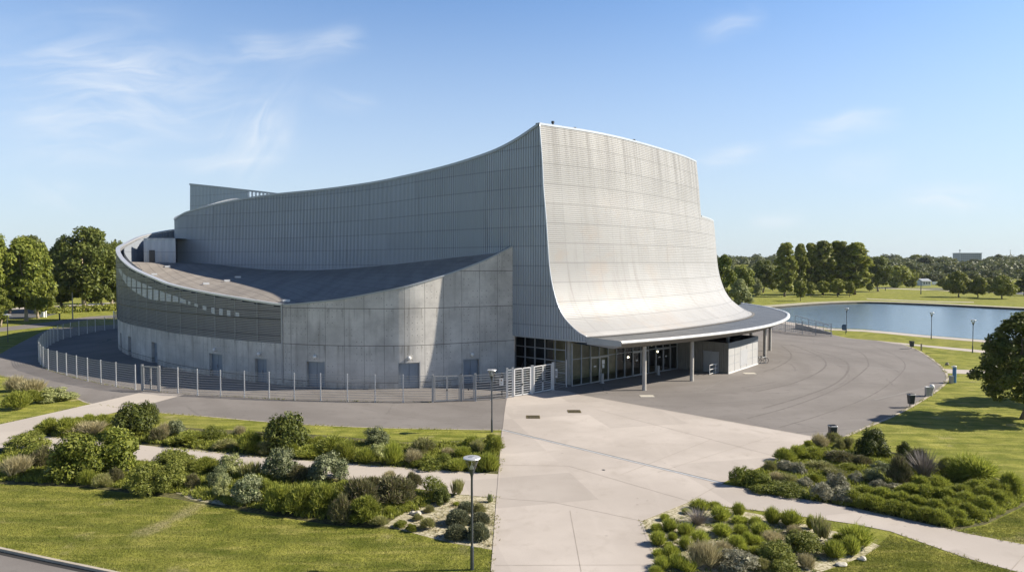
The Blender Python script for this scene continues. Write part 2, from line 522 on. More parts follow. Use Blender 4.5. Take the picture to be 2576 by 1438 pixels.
def cladding_mat(name, base, streak_c, uvmode, stain=.35, rough=.42, metal=.35, ph=1.945, pu=5.0, joint=.42):
    t = NT(name); uv = t.uv(); s = t.sep(uv); u, v = s[0], s[1]
    p3 = t.n('ShaderNodeCombineXYZ'); t.l(u, p3.inputs[0]); t.l(v, p3.inputs[1]); q = p3.outputs[0]
    cell = t.cells(u, pu, v, ph)
    c = t.mix(t.math('MULTIPLY', cell, .5), base, tuple(x * .82 for x in base))
    st = t.noise(.9, 5, .65, t.scalevec(q, (1.1, .10, 1)))
    big = t.noise(.12, 4, .6, q)
    c = t.mix(t.math('MULTIPLY', t.smooth(st, .5, .74), stain), c, streak_c)
    c = t.mix(t.math('MULTIPLY', t.smooth(big, .5, .72), stain * .8), c, tuple(a * .6 + b * .4 for a, b in zip(base, streak_c)))
    if uvmode == 'front':
        top = t.math('MULTIPLY', t.smooth(v, 8.0, 0.5), t.smooth(t.noise(1.0, 5, .65, t.scalevec(q, (.9, .03, 1))), .42, .62))
        c = t.mix(t.math('MULTIPLY', top, .85), c, (.23, .22, .21))
        ru = t.math('MULTIPLY', t.smooth(t.noise(.22, 4, .6, q), .5, .66), t.math('MULTIPLY', t.smooth(v, 5, 11), t.smooth(u, 34, 3)))
        c = t.mix(t.math('MULTIPLY', ru, .4), c, (.38, .31, .25))
    jh = t.line(v, ph, .09); jv = t.line(u, pu, .05)
    j = t.math('MAXIMUM', jh, t.math('MULTIPLY', jv, .7))
    c = t.mix(t.math('MULTIPLY', j, joint), c, tuple(x * .38 for x in base))
    return t.done(t.pbr(c, rough, metal, .5))
M['wall_metal'] = cladding_mat('ribbed_wall_metal', (.375, .41, .455), (.24, .258, .28), 'side', .4, .45, .25, pu=6.3)
M['front_metal'] = cladding_mat('facade_metal', (.378, .371, .36), (.265, .25, .228), 'front', .6, .58, .12, pu=2.3, joint=.34)
M['slat_metal'] = cladding_mat('screen_slat_metal', (.45, .465, .48), (.32, .325, .33), 'side', .4, .5, .3, ph=2.4, pu=3.4, joint=.6)
M['trim'] = plain('pale_trim_metal', (.60, .605, .61), .35, .4, var=.06, scale=1)
M['white_trim'] = plain('white_rim_paint', (.74, .73, .70), .35, .1, var=.05, scale=1)
M['grey_trim'] = plain('grey_trim_metal', (.34, .36, .38), .45, .4, var=.1, scale=1)
M['dark_metal'] = plain('dark_metal', (.05, .053, .058), .45, .5, var=.15)
M['galv'] = plain('galvanised_steel', (.36, .365, .37), .45, .4, var=.1, scale=3)
M['post_galv'] = plain('bright_galvanised_post', (.58, .585, .59), .45, .3, var=.1, scale=3)
M['gate_paint'] = plain('pale_gate_paint', (.52, .525, .52), .45, 0, var=.06)
M['white_paint'] = plain('white_paint', (.78, .77, .74), .4, 0, var=.05)
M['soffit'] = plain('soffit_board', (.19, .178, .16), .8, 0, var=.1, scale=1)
M['door_blue'] = plain('blue_grey_door', (.24, .28, .33), .45, .2, var=.08, scale=1)
M['screen_back'] = plain('screen_backing', (.21, .215, .22), .8, 0, var=.3, scale=.7)
M['sun_patch'] = plain('sun_patch_paint', (.62, .63, .62), .6, 0, var=.1, scale=1)
M['inner_wall'] = plain('foyer_wall', (.40, .33, .18), .8, 0, var=.3, scale=.8)
M['foyer_floor'] = plain('foyer_floor', (.13, .12, .11), .35, 0, var=.2, scale=1)
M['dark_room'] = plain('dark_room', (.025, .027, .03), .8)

def roof_mat():
    t = NT('seamed_roof'); p = t.pos(); s = t.sep(t.uv())
    j = t.line(s[0], 1.25, .10)
    b = t.noise(.5, 5, .6, t.scalevec(p, (1, .15, 1), (0, 0, .9)))
    c = t.mix(t.smooth(b, .3, .7), (.255, .228, .198), (.345, .31, .27))
    c = t.mix(t.math('MULTIPLY', t.smooth(t.noise(.16, 5, .7, p), .58, .72), .6), c, (.11, .10, .09))
    c = t.mix(t.math('MULTIPLY', j, .3), c, (.12, .11, .095))
    return t.done(t.pbr(c, .7, .1, .4, t.bump(j, .5, .06)))
M['roof'] = roof_mat()

def canopy_mat():
    t = NT('canopy_sheet'); s = t.sep(t.uv())
    j = t.line(s[1], .42, .07)
    b = t.noise(.6, 4, .6, t.pos())
    c = t.mix(t.smooth(b, .35, .7), (.13, .135, .14), (.19, .193, .195))
    c = t.mix(t.math('MULTIPLY', j, .65), c, (.055, .056, .058))
    return t.done(t.pbr(c, .5, .25, .5, t.bump(j, .6, .05)))
M['canopy'] = canopy_mat()

def glass_mat(name, tint=(.75, .82, .84), refl=1.0):
    t = NT(name)
    fr = t.n('ShaderNodeFresnel'); fr.inputs[0].default_value = 1.5
    g = t.n('ShaderNodeBsdfGlossy'); g.inputs['Roughness'].default_value = .02; g.inputs[0].default_value = (.9, .95, 1, 1)
    tr = t.n('ShaderNodeBsdfTransparent'); tr.inputs[0].default_value = (*tint, 1)
    m = t.n('ShaderNodeMixShader'); t.l(t.math('MULTIPLY', fr.outputs[0], refl, clamp=True), m.inputs[0])
    t.l(tr.outputs[0], m.inputs[1]); t.l(g.outputs[0], m.inputs[2])
    return t.done(m.outputs[0])
M['glass'] = glass_mat('window_glass', (.62, .70, .70), .75)
M['lamp_glass'] = glass_mat('lantern_glass', (.93, .93, .91), 1.3)

def water_mat():
    t = NT('pond_water'); p = t.pos()
    w = t.noise(.9, 4, .6, t.scalevec(p, (.5, 1, 1))); w2 = t.noise(.08, 3, .5, p)
    n = t.bump(t.math('ADD', w, t.math('MULTIPLY', w2, .6)), .55, .25)
    return t.done(t.pbr((.15, .215, .27), .15, 0, .5, n, {'IOR': 1.333}))
M['water'] = water_mat()

def lamp_on():
    t = NT('lit_lamp'); e = t.n('ShaderNodeEmission'); e.inputs[0].default_value = (1, .82, .55, 1); e.inputs[1].default_value = 8
    return t.done(e.outputs[0])
M['lit'] = lamp_on()
M['bin'] = plain('bin_plastic', (.032, .040, .045), .4, 0, var=.15)
M['blue'] = plain('blue_enamel', (.07, .20, .42), .4, 0, var=.1)
M['deep_blue'] = plain('deep_blue_enamel', (.03, .075, .17), .4, 0, var=.1)
M['stone'] = plain('boulder_stone', (.30, .27, .20), .9, var=.35, scale=4, bump=.6)
M['pole_dark'] = plain('lamp_pole_paint', (.07, .08, .09), .4, .4, var=.1)
M['pole_tan'] = plain('weathered_pole', (.42, .36, .27), .8, var=.2)
M['far_wall'] = plain('far_wall', (.34, .37, .40), .7, var=.05)
M['far_glass'] = plain('far_window', (.10, .12, .15), .3, var=.2)
M['render_white'] = plain('white_render', (.72, .71, .68), .7, var=.05)
M['roof_tile'] = plain('roof_tiles', (.20, .12, .085), .8, var=.2)
M['rubber'] = plain('rubber', (.02, .02, .02), .7)
# ================================================================ camera, sun, sky
cam_d = bpy.data.cameras.new('camera'); cam = bpy.data.objects.new('camera', cam_d); col.objects.link(cam)
cam_d.sensor_width = 36; cam_d.lens = FPX / 2576 * 36
cam.location = (0, 0, CAMZ); cam.rotation_euler = (PI / 2 - PITCH, 0, 0)
cam_d.clip_start = .5; cam_d.clip_end = 9000
scene.camera = cam

SUN_EL = R(35.5)
SDIR = Vector((math.cos(SUN_EL) * math.cos(R(3.5)), math.cos(SUN_EL) * math.sin(R(3.5)), math.sin(SUN_EL)))
sd = bpy.data.lights.new('sun', 'SUN'); sd.energy = SUN_E; sd.angle = R(.53); sd.color = (1, .915, .79)
so = bpy.data.objects.new('sun', sd); col.objects.link(so)
so.rotation_euler = SDIR.to_track_quat('Z', 'Y').to_euler(); so.location = (60, 0, 60)

w = bpy.data.worlds.new('World'); scene.world = w; w.use_nodes = True
nt = w.node_tree; nt.nodes.clear()
def wn(t, **kw):
    o = nt.nodes.new(t)
    for k, v in kw.items(): setattr(o, k, v)
    return o
out = wn('ShaderNodeOutputWorld'); bg = wn('ShaderNodeBackground'); bg.inputs[1].default_value = SKY_E
sky = wn('ShaderNodeTexSky', sky_type='NISHITA', sun_disc=False)
sky.sun_elevation = SUN_EL; sky.sun_rotation = R(86.5); sky.altitude = 0; sky.air_density = 1.0; sky.dust_density = .6; sky.ozone_density = 1.6
tc = wn('ShaderNodeTexCoord')
sepn = wn('ShaderNodeSeparateXYZ'); nt.links.new(tc.outputs['Generated'], sepn.inputs[0])
def wm(op, a, b=None, clamp=False):
    o = wn('ShaderNodeMath', operation=op, use_clamp=clamp)
    for i, v in enumerate((a, b)):
        if v is None: continue
        if isinstance(v, (int, float)): o.inputs[i].default_value = v
        else: nt.links.new(v, o.inputs[i])
    return o.outputs[0]
def wsmooth(v, a, b):
    o = wn('ShaderNodeMapRange', interpolation_type='SMOOTHSTEP'); nt.links.new(v, o.inputs[0])
    o.inputs[1].default_value = a; o.inputs[2].default_value = b
    return o.outputs[0]
# high cirrus: drawn-out wisps, each along its own line over the sky, broken up by stretched noise
yc = wm('MAXIMUM', sepn.outputs[1], .05)
azn = wm('DIVIDE', sepn.outputs[0], yc); eln = wm('DIVIDE', sepn.outputs[2], yc)
cm = wn('ShaderNodeCombineXYZ'); nt.links.new(azn, cm.inputs[0]); nt.links.new(eln, cm.inputs[1])
wpn = wn('ShaderNodeTexNoise'); wpn.inputs['Scale'].default_value = 7; wpn.inputs['Detail'].default_value = 3; nt.links.new(cm.outputs[0], wpn.inputs['Vector'])
wvec = wn('ShaderNodeVectorMath', operation='MULTIPLY_ADD'); nt.links.new(wpn.outputs['Color'], wvec.inputs[0]); wvec.inputs[1].default_value = (.06, .045, 0); nt.links.new(cm.outputs[0], wvec.inputs[2])
def azel(X, Y):
    d = ray(X, Y); return d[0] / d[1], d[2] / d[1]
FANG = (0.03, .9, -.35); FIL = []
for i, fa in enumerate(FANG):
    mp = wn('ShaderNodeMapping'); mp.inputs['Rotation'].default_value = (0, 0, -fa); nt.links.new(wvec.outputs[0], mp.inputs[0])
    mq = wn('ShaderNodeMapping'); mq.inputs['Scale'].default_value = (7, 34, 1); nt.links.new(mp.outputs[0], mq.inputs[0])
    n = wn('ShaderNodeTexNoise'); n.inputs['Scale'].default_value = 1.0; n.inputs['Detail'].default_value = 4; n.inputs['Roughness'].default_value = .55; n.inputs['Distortion'].default_value = .7; nt.links.new(mq.outputs[0], n.inputs['Vector'])
    FIL.append(wsmooth(n.outputs[0], .25, .85))
cl = None
for i, (X0, Y0, X1, Y1, wd, st) in enumerate((
    (-80, 150, 620, 175, 42, .42), (-60, 225, 660, 205, 50, .34), (520, 92, 830, 135, 30, .5), (740, 135, 935, 78, 26, .5), (540, 415, 755, 290, 56, .52), (630, 370, 770, 150, 50, .22), (180, 235, 560, 300, 40, .42),
    (-40, 330, 420, 330, 60, .30), (30, 470, 230, 505, 26, .42), (430, 408, 720, 412, 14, .42), (1930, 362, 2290, 292, 24, .72), (1720, 402, 1950, 382, 18, .58), (1860, 548, 2040, 538, 16, .5), (2120, 528, 2620, 490, 26, .52),
    (1730, 78, 1930, 44, 26, .38), (780, 246, 960, 280, 22, .34), (-150, 260, 800, 300, 110, .28), (-100, 90, 500, 60, 60, .22), (2050, 430, 2300, 425, 30, .26))):
    a0, e0 = azel(X0, Y0); a1, e1 = azel(X1, Y1); L = math.hypot(a1 - a0, e1 - e0); ang = math.atan2(e1 - e0, a1 - a0)
    mp = wn('ShaderNodeMapping', vector_type='TEXTURE'); mp.inputs['Location'].default_value = (a0 + .03, e0 + .0225, 0); mp.inputs['Rotation'].default_value = (0, 0, ang); mp.inputs['Scale'].default_value = (L, wd * 1.9 / FPX, 1)
    nt.links.new(wvec.outputs[0], mp.inputs[0])
    sx = wn('ShaderNodeSeparateXYZ'); nt.links.new(mp.outputs[0], sx.inputs[0])
    env = wm('MULTIPLY', wm('MULTIPLY', wsmooth(sx.outputs[0], -.05, .45), wsmooth(sx.outputs[0], 1.05, .55)), wsmooth(wm('ABSOLUTE', sx.outputs[1]), 1.1, .0))
    v = wm('MULTIPLY', wm('MULTIPLY', env, FIL[min(range(3), key=lambda q: abs(FANG[q] - ang))]), st)
    cl = v if cl is None else wm('ADD', cl, v)
cl = wm('MULTIPLY', wm('MINIMUM', cl, .8), wsmooth(sepn.outputs[1], .05, .2))
tint = wn('ShaderNodeMix', data_type='RGBA', blend_type='MULTIPLY'); tint.inputs[0].default_value = 1
nt.links.new(sky.outputs[0], tint.inputs[6]); tint.inputs[7].default_value = (.73, 1.02, 1.30, 1)
hz = wn('ShaderNodeMix', data_type='RGBA'); nt.links.new(wm('MULTIPLY', wsmooth(sepn.outputs[2], .47, -.02), .76), hz.inputs[0])
nt.links.new(tint.outputs[2], hz.inputs[6]); hz.inputs[7].default_value = (4.9, 5.35, 5.85, 1)
zen = wn('ShaderNodeMix', data_type='RGBA', blend_type='MULTIPLY'); nt.links.new(wsmooth(sepn.outputs[2], .35, .60), zen.inputs[0])
nt.links.new(hz.outputs[2], zen.inputs[6]); zen.inputs[7].default_value = (.20, .26, .36, 1)       # deep blue overhead, dimmed above the view to deepen the shade
mixc = wn('ShaderNodeMix', data_type='RGBA'); nt.links.new(cl, mixc.inputs[0]); nt.links.new(zen.outputs[2], mixc.inputs[6])
mixc.inputs[7].default_value = (6.3, 6.6, 6.9, 1)
nt.links.new(mixc.outputs[2], bg.inputs[0]); nt.links.new(bg.outputs[0], out.inputs[0])

scene.view_settings.view_transform = 'Standard'; scene.view_settings.look = 'None'
scene.view_settings.gamma = 1; scene.view_settings.exposure = EXPOSURE
scene.cycles.max_bounces = 7; scene.cycles.transparent_max_bounces = 24; scene.cycles.diffuse_bounces = 3; scene.cycles.glossy_bounces = 3
scene.cycles.caustics_reflective = False; scene.cycles.caustics_refractive = False
scene.cycles.sample_clamp_indirect = 4

# ================================================================ ground
def sstep(a, b, v):
    t = min(max((v - a) / (b - a), 0), 1); return t * t * (3 - 2 * t)
def ground_z(x, y):
    d = math.hypot(x, y)
    return 10.5 * sstep(390, 820, d) * (1 if y > 0 else 0) 

mb = MB()
xs = sorted(set([-3500, -2400, -1700, -1200, -900] + list(range(-700, 701, 50)) + [900, 1200, 1700, 2400, 3500]))
ys = sorted(set([-400, -100, 0] + list(range(50, 1001, 50)) + [1200, 1600, 2200, 3200, 5200]))
mb.grid([[(x, y, ground_z(x, y)) for x in xs] for y in ys])
structure(mb.build('lawn', M['lawn'], smooth=True))

def sheet(name, px, z, m, world=None):
    pts = [G(X, Y) for X, Y in px] if world is None else world
    a = sum(pts[i][0]*pts[(i+1) % len(pts)][1] - pts[(i+1) % len(pts)][0]*pts[i][1] for i in range(len(pts)))
    if a < 0: pts = pts[::-1]
    b = MB(); b.poly(pts, z)
    o = b.build(name, m)
    bm = bmesh.new(); bm.from_mesh(o.data); bmesh.ops.triangulate(bm, faces=bm.faces); bm.to_mesh(o.data); bm.free()
    return structure(o)

def curved(px, step=.6):
    return [tuple(p) for p in catmull([G(X, Y) for X, Y in px], step)]

def ribbon(mb, pts, w, z):
    """flat strip of width w along plan points"""
    n = len(pts)
    L, Rr = [], []
    for i in range(n):
        a, b = pts[max(i-1, 0)], pts[min(i+1, n-1)]
        dx, dy = b[0]-a[0], b[1]-a[1]; l = math.hypot(dx, dy) or 1
        nx, ny = -dy/l*w/2, dx/l*w/2
        L.append((pts[i][0]+nx, pts[i][1]+ny, z)); Rr.append((pts[i][0]-nx, pts[i][1]-ny, z))
    mb.grid([Rr, L])

def wall_strip(mb, pts, w, z0, z1):
    n = len(pts); rows = [[], [], [], [], []]
    for i in range(n):
        a, b = pts[max(i-1, 0)], pts[min(i+1, n-1)]
        dx, dy = b[0]-a[0], b[1]-a[1]; l = math.hypot(dx, dy) or 1
        nx, ny = -dy/l*w/2, dx/l*w/2
        x, y = pts[i]
        for k, (s, z) in enumerate(((-1, z0), (-1, z1), (1, z1), (1, z0), (-1, z0))):
            rows[k].append((x + nx*s, y + ny*s, z))
    mb.grid(rows)
    for i in (0, n-1):
        q = [rows[k][i] for k in range(4)]
        mb.face(q if i else q[::-1])

# ring of asphalt round the building and the forecourt (one road surface)
ring_low = [(-60, 935), (0, 945), (60, 958), (130, 978), (190, 1000), (224, 1014), (290, 1024), (384, 1036.5), (520, 1047), (655, 1059), (748, 1066.5), (957, 1075.5), (1150, 1079.5), (1268, 1081)]
fore_px = [(2048, 1098), (2127, 1097.6), (2179, 1075), (2244, 1048), (2296, 1020.8), (2335, 997.3), (2366.5, 975), (2381, 959.6), (2383.5, 949), (2373, 928), (2340.5, 900), (2296, 875), (2254.6, 863), (2207.8, 856.8), (2140, 851), (2098, 843)]
fore = curved(fore_px[1:], .8)
ringc = curved(ring_low, 1.0)
left_edge = curved([(98, 838), (53, 861), (0, 890), (-60, 925)], 1.5)
back = [(30, 165), (0, 160), (-40, 150), (-70, 140), (-84, 124)]
asph = ringc + [G(2048, 1103)] + fore + [G(2040, 812)] + back + left_edge
sheet('road_surface', None, .006, M['asphalt'], asph)

# plaza of pale concrete
plaza_px = [(1275, 1000), (1392, 981), (1430, 984), (1462, 994), (1872, 1067), (2052, 1099.5), (2010, 1122), (1950, 1160), (1850, 1200), (1815, 1216), (1735, 1261), (1613, 1310), (1660, 1438), (1690, 1520), (1233, 1520), (1238, 1438), (1248.8, 1252), (1255, 1190), (1264, 1081), (1270, 1030)]
sheet('plaza', plaza_px, .022, M['plaza'])
# paths
pathL_up = [(60, 1093), (420, 1125), (518, 1134), (655, 1148.5), (737.5, 1156), (887.6, 1166), (1030.7, 1177), (1256, 1192.5)]
pathL_lo = [(1250, 1252.5), (1153, 1243), (1000, 1222), (873.6, 1208), (700, 1187), (539, 1169), (337, 1157), (150, 1140), (0, 1128), (-60, 1123)]
sheet('planting_path', None, .014, M['path'], [G(*p) for p in pathL_up] + [G(*p) for p in pathL_lo] + [G(-60, 1110)])
sheet('gate_path', [(-60, 1081), (0, 1067), (110, 1043), (224, 1017), (362, 985.5), (463, 992.5), (355, 1022), (230, 1051), (75, 1093), (0, 1118), (-60, 1138)], .018, M['path'])
sheet('right_path', [(1813, 1217), (1860, 1224), (1990, 1250), (2150, 1278), (2300, 1310), (2440, 1343), (2576, 1369), (2700, 1392), (2700, 1480), (2576, 1442), (2430, 1403), (2240, 1336), (2150, 1318), (1960, 1290), (1830, 1275), (1737, 1260)], .018, M['plaza'])
sheet('lawn_path', [(2200, 856), (2330, 868), (2576, 890), (2800, 911), (2800, 922), (2576, 898), (2440, 884), (2249, 864)], .010, M['path'])
sheet('side_path', [(2372, 927.5), (2478, 931.5), (2576, 935), (2800, 943), (2800, 955), (2576, 946.5), (2476, 942), (2379, 938)], .010, M['path'])
# pond and the strips beside it
near_edge = [(1860, 790), (1960, 806), (2088, 825), (2174.7, 828.5), (2342, 844), (2496.7, 856.3), (2700, 873), (2950, 893)]
far_edge = [(3000, 800), (2800, 791), (2576, 780), (2335.7, 768.4), (2190, 763.5), (2088, 766), (1970, 774.5), (1900, 780)]
sheet('pond', None, .012, M['water'], [G(*p) for p in near_edge] + [G(*p) for p in far_edge])
b = MB(); ribbon(b, [tuple(p) for p in catmull([G(X, Y + 3.2) for X, Y in near_edge], 3)], 3.2, .016)
structure(b.build('lakeside_path', M['path']))
fe = [tuple(p) for p in catmull([G(*p) for p in far_edge[::-1]], 4)]
b = MB(); ribbon(b, [(x + .3, y + 3.0) for x, y in fe], 5.0, .52)
structure(b.build('far_bank_path', plain('bank_gravel', (.36, .33, .23), .9, var=.25, scale=.3)))
b = MB(); wall_strip(b, fe, .5, 0, .5)
structure(b.build('pond_wall', plain('pond_wall_stone', (.075, .07, .06), .9, var=.3, scale=.5)))
# far park paths and the road before the hill
sheet('far_path', [(2180, 750.5), (2340, 757.5), (2450, 759.5), (2450, 760.8), (2340, 759.3), (2180, 751.8)], .010, M['path'])
sheet('far_road', [(2200, 722), (2390, 728.5), (2576, 741), (2800, 752), (2800, 744), (2576, 735), (2390, 724), (2200, 719)], .012, plain('far_asphalt', (.09, .09, .095), .9, var=.2, scale=.1))
sheet('far_pavement', [(2200, 723.2), (2390, 730.2), (2390, 732.2), (2200, 724.6)], .016, M['path'])
# left side: park road, car park and pale strip behind the big trees
sheet('park_road', [(-80, 833), (0, 823.5), (120, 810), (225, 796), (320, 790), (320, 797), (230, 803), (120, 821), (0, 834), (-80, 845)], .012, M['asphalt'])
sheet('car_park', [(-80, 800), (0, 792), (49, 778), (170, 770), (320, 768), (320, 780), (170, 783), (110, 797), (0, 804), (-80, 813)], .009, plain('car_park_asphalt', (.10, .10, .10), .9, var=.15, scale=.3))
sheet('pale_strip', [(30, 774), (190, 766.5), (320, 758), (320, 764.5), (190, 771), (30, 779)], .012, M['path'])
# road in the front left corner with its kerb
road_edge = [(-120, 1352), (0, 1385), (130, 1413), (265, 1441), (420, 1474)]
sheet('front_road', road_edge + [(420, 1580), (-120, 1560)], .010, M['asphalt'])
b = MB(); wall_strip(b, [G(X, Y - 1) for X, Y in road_edge], .13, 0, .13)
structure(b.build('front_kerb', M['kerb']))
b = MB(); ribbon(b, [G(X, Y + 5) for X, Y in road_edge], .26, .016)  # shadow in the gutter, laid on the road as a near-black strip
structure(b.build('gutter_shadow', M['dark_gap']))
# kerbs between asphalt and grass, flush
b = MB()
ribbon(b, fore, .22, .024)
structure(b.build('forecourt_kerb', M['kerb']))
b = MB(); ribbon(b, [p for p in ringc if p[0] < -31.5 or p[0] > -27.5], .14, .012)
structure(b.build('road_edging', M['kerb']))
b = MB()
for a, c in (((1264, 1081), (1238, 1438)), ((1613, 1310), (1664, 1450)), ((1735, 1261), (1613, 1310)), ((1464, 994), (2052, 1099.5))):
    ribbon(b, [G(*a), G(*c)], .10, .030)
structure(b.build('plaza_edging', M['path']))
# saw-cut joints of the plaza
b = MB()
for a, c in (((1250, 1253), (1390, 1263)), ((1390, 1263), (1613, 1310)), ((1434, 1285), (1462, 1438)), ((1245, 1422), (1655, 1421)), ((1735, 1261), (1430, 1172)),
             ((1430, 1172), (1262, 1170)), ((1815, 1216), (1735, 1261)), ((1500, 1030), (1960, 1150)), ((1560, 1195), (1790, 1105)), ((2168, 1297), (2150, 1318)), ((2540, 1438), (2576, 1398)), ((1655, 1188), (1940, 1098))):
    p, q = G(*a), G(*c)
    ribbon(b, [p, q], .02 + .00030 * math.hypot(*p), .027)
structure(b.build('plaza_joints', M['joint']))
# seams of the asphalt lanes, curved round the building
b = MB()
for pts, wd in (((( 2040, 880), (2120, 905), (2135, 925), (2100, 965), (2010, 1000), (1918, 1027)), .22), (((2060, 862), (2150, 880), (2185, 915), (2175, 930), (2110, 975), (1990, 1022), (1880, 1052)), .16),
                (((1965, 868), (1990, 890), (1985, 905), (1950, 925), (1920, 935)), .2), (((1990, 866), (2060, 895), (2078, 915), (2060, 935), (1990, 965), (1900, 985)), .2), (((2190, 868), (2255, 895), (2277, 918), (2255, 950), (2180, 1000), (2060, 1045), (1960, 1075)), .12)):
    ribbon(b, curved(pts, 1.0), wd, .010)
structure(b.build('asphalt_seams', M['seam']))
b = MB()
ribbon(b, [G(1935, 903), G(2372, 938)], .30, .012); ribbon(b, [G(2200, 1005), G(2372, 965)], .25, .012); ribbon(b, [G(1935, 901), G(1760, 985)], .12, .012)
structure(b.build('repair_strip', M['patch']))

# channel drain across the plaza, square grates, covers: things
b = MB()
p, q = G(1264, 1081.5), G(1818, 1216)
ribbon(b, [p, q], .22, .031)
o = b.build('channel_drain', M['channel']); tag(o, 'long pale channel drain cutting slantwise across the concrete plaza', 'drain')
b = MB(); dx, dy = q[0]-p[0], q[1]-p[1]; l = math.hypot(dx, dy); nx, ny = -dy/l*.13, dx/l*.13
ribbon(b, [(p[0]+nx, p[1]+ny), (q[0]+nx, q[1]+ny)], .05, .033); b.build('slot', M['dark_gap'], o)
for (X, Y, lab) in ((1341, 1049, 'square rusty drain grate set in the plaza, the left one of two'), (1444.5, 1035, 'square rusty drain grate set in the plaza, the right one nearer the canopy')):
    x, y = G(X, Y)
    t = thing('drain_grate', lab, 'drain grate', (x, y, .024), 'square grates in the plaza')
    b = MB()
    for k in range(9): b.box((x - .44 + .11*k, y, .032), (.05, .9, .012))
    b.build('grille', M['grate'], t)
    b = MB()
    for dx, dy, sx, sy in ((-.5, 0, .06, 1.06), (.5, 0, .06, 1.06), (0, -.5, .94, .06), (0, .5, .94, .06)): b.box((x+dx, y+dy, .033), (sx, sy, .014))
    b.build('frame', M['grate'], t)
    b = MB(); b.poly([(x-.47, y-.47), (x+.47, y-.47), (x+.47, y+.47), (x-.47, y+.47)], .0255); b.build('pit', M['dark_gap'], t)
for (X, Y, s, lab) in ((1657, 1012, .85, 'pale rectangular manhole cover in the asphalt before the front canopy column'), (1933, 951, .85, 'pale rectangular manhole cover in the asphalt beside the grey kiosk')):
    x, y = G(X, Y)
    if X == 1657: x, y = G(1631.5, 1000)[0], G(1631.5, 996)[1]
    else: x, y = G(1886, 939)
    b = MB(); b.box((x, y, .014), (1.25, .9, .02)); o = b.build('manhole_cover', M['cover']); tag(o, lab, 'manhole cover', 'covers in the forecourt asphalt')
x, y = G(1518, 1182)
b = MB(); b.lathe([(0, .032), (.09, .032), (.11, .024)], (x, y, 0), 16); o = b.build('floor_stud', M['dark_metal']); tag(o, 'small dark round stud alone in the middle of the plaza', 'stud')
# ================================================================ the concert hall
hall = thing('concert_hall', 'huge grey concert hall with curved ribbed metal walls, concrete drum and white swooping front', 'concert hall', (-12, 92, 0))

# --- plan curves
K_e = (4.6, 5.5)      # plane of the side wall: 4.6 x + 5.5 y = c
g0 = G(1297, 950); g1 = G(1438, 971)
c_e = (K_e[0]*g0[0] + K_e[1]*g0[1] + K_e[0]*g1[0] + K_e[1]*g1[1]) / 2 - 1.25 * math.hypot(*K_e)
def on_wall(X, Y):
    d = ray(X, Y); t = c_e / (K_e[0]*d[0] + K_e[1]*d[1])
    return np.array((d[0]*t, d[1]*t, CAMZ + d[2]*t))
edge_px = [(1356.5, 310.4), (1363, 397), (1367, 475), (1372.7, 543), (1377.8, 619), (1382, 674), (1387, 708), (1394.7, 742), (1405, 773.6), (1420, 801), (1441, 824), (1462, 841), (1476, 848)]
edge = [on_wall(*p) for p in edge_px]
top_c, toe_c = edge[0], edge[-1]
ZTOP, ZTOE = top_c[2], toe_c[2]
FL = np.linalg.norm(toe_c[:2] - top_c[:2])
w_of_z = mono([e[2] for e in edge], [np.linalg.norm(e[:2] - top_c[:2]) / FL for e in edge])
z_of_w = mono([np.linalg.norm(e[:2] - top_c[:2]) / FL for e in edge], [e[2] for e in edge])

M_pts = [tuple(toe_c[:2]), tuple(top_c[:2]), (0.0, (c_e - 0.0) / 5.5 + .05), (-8.5, 77.4), (-19, 89.3), (-30, 98), (-42, 104.5), (-50, 108.6), (-54.6, 111.6), (-56.1, 114.5), (-55.5, 118), (-52, 123), (-44, 128)]
Mc = Curve2(M_pts, .1, 30)
D_pts = [G(1295, 956), G(1200, 963.5), G(1035, 977), G(945, 978), G(820, 975.5), G(700, 967), G(560, 949), G(425, 925), G(390, 914), G(327, 895), G(298, 876), (-58.3, 101.5), (-60.2, 107.5), (-60, 114), (-58, 121), (-54, 128)]
Dc = Curve2(D_pts, .1, 40)
# --- heights along the drum rim
s_tan = min(zip(Dc.s, Dc.C), key=lambda q: proj(q[1][0], q[1][1], 13)[0])[0]
rim_px = [(1293, 617), (1228, 650), (1163, 676.4), (1101, 697.6), (1020, 720), (942, 735.7), (860, 751), (785.5, 760), (710.6, 765), (655, 758), (598, 749), (527, 737), (457, 723), (387, 700), (334, 676), (306, 654)]
rs, rz = [], []
for X, Y in rim_px:
    s, z = Dc.find(X, Y, 0, s_tan); rs.append(s); rz.append(z)
rs.append(s_tan + 1); rz.append(PD(294, 626, Dc.at(s_tan)[1])[2])
for X, Y in [(316, 610), (351.5, 594.5), (387, 585.7), (439, 577)]:
    s, z = Dc.find(X, Y, s_tan, Dc.L); rs.append(s); rz.append(z)
rs.append(Dc.L); rz.append(rz[-1] + .8)
rim = mono(rs, rz)
S_SCR = Dc.find(710, 800, 0, s_tan)[0]
ZB = 4.08                                              # top of the plain concrete band

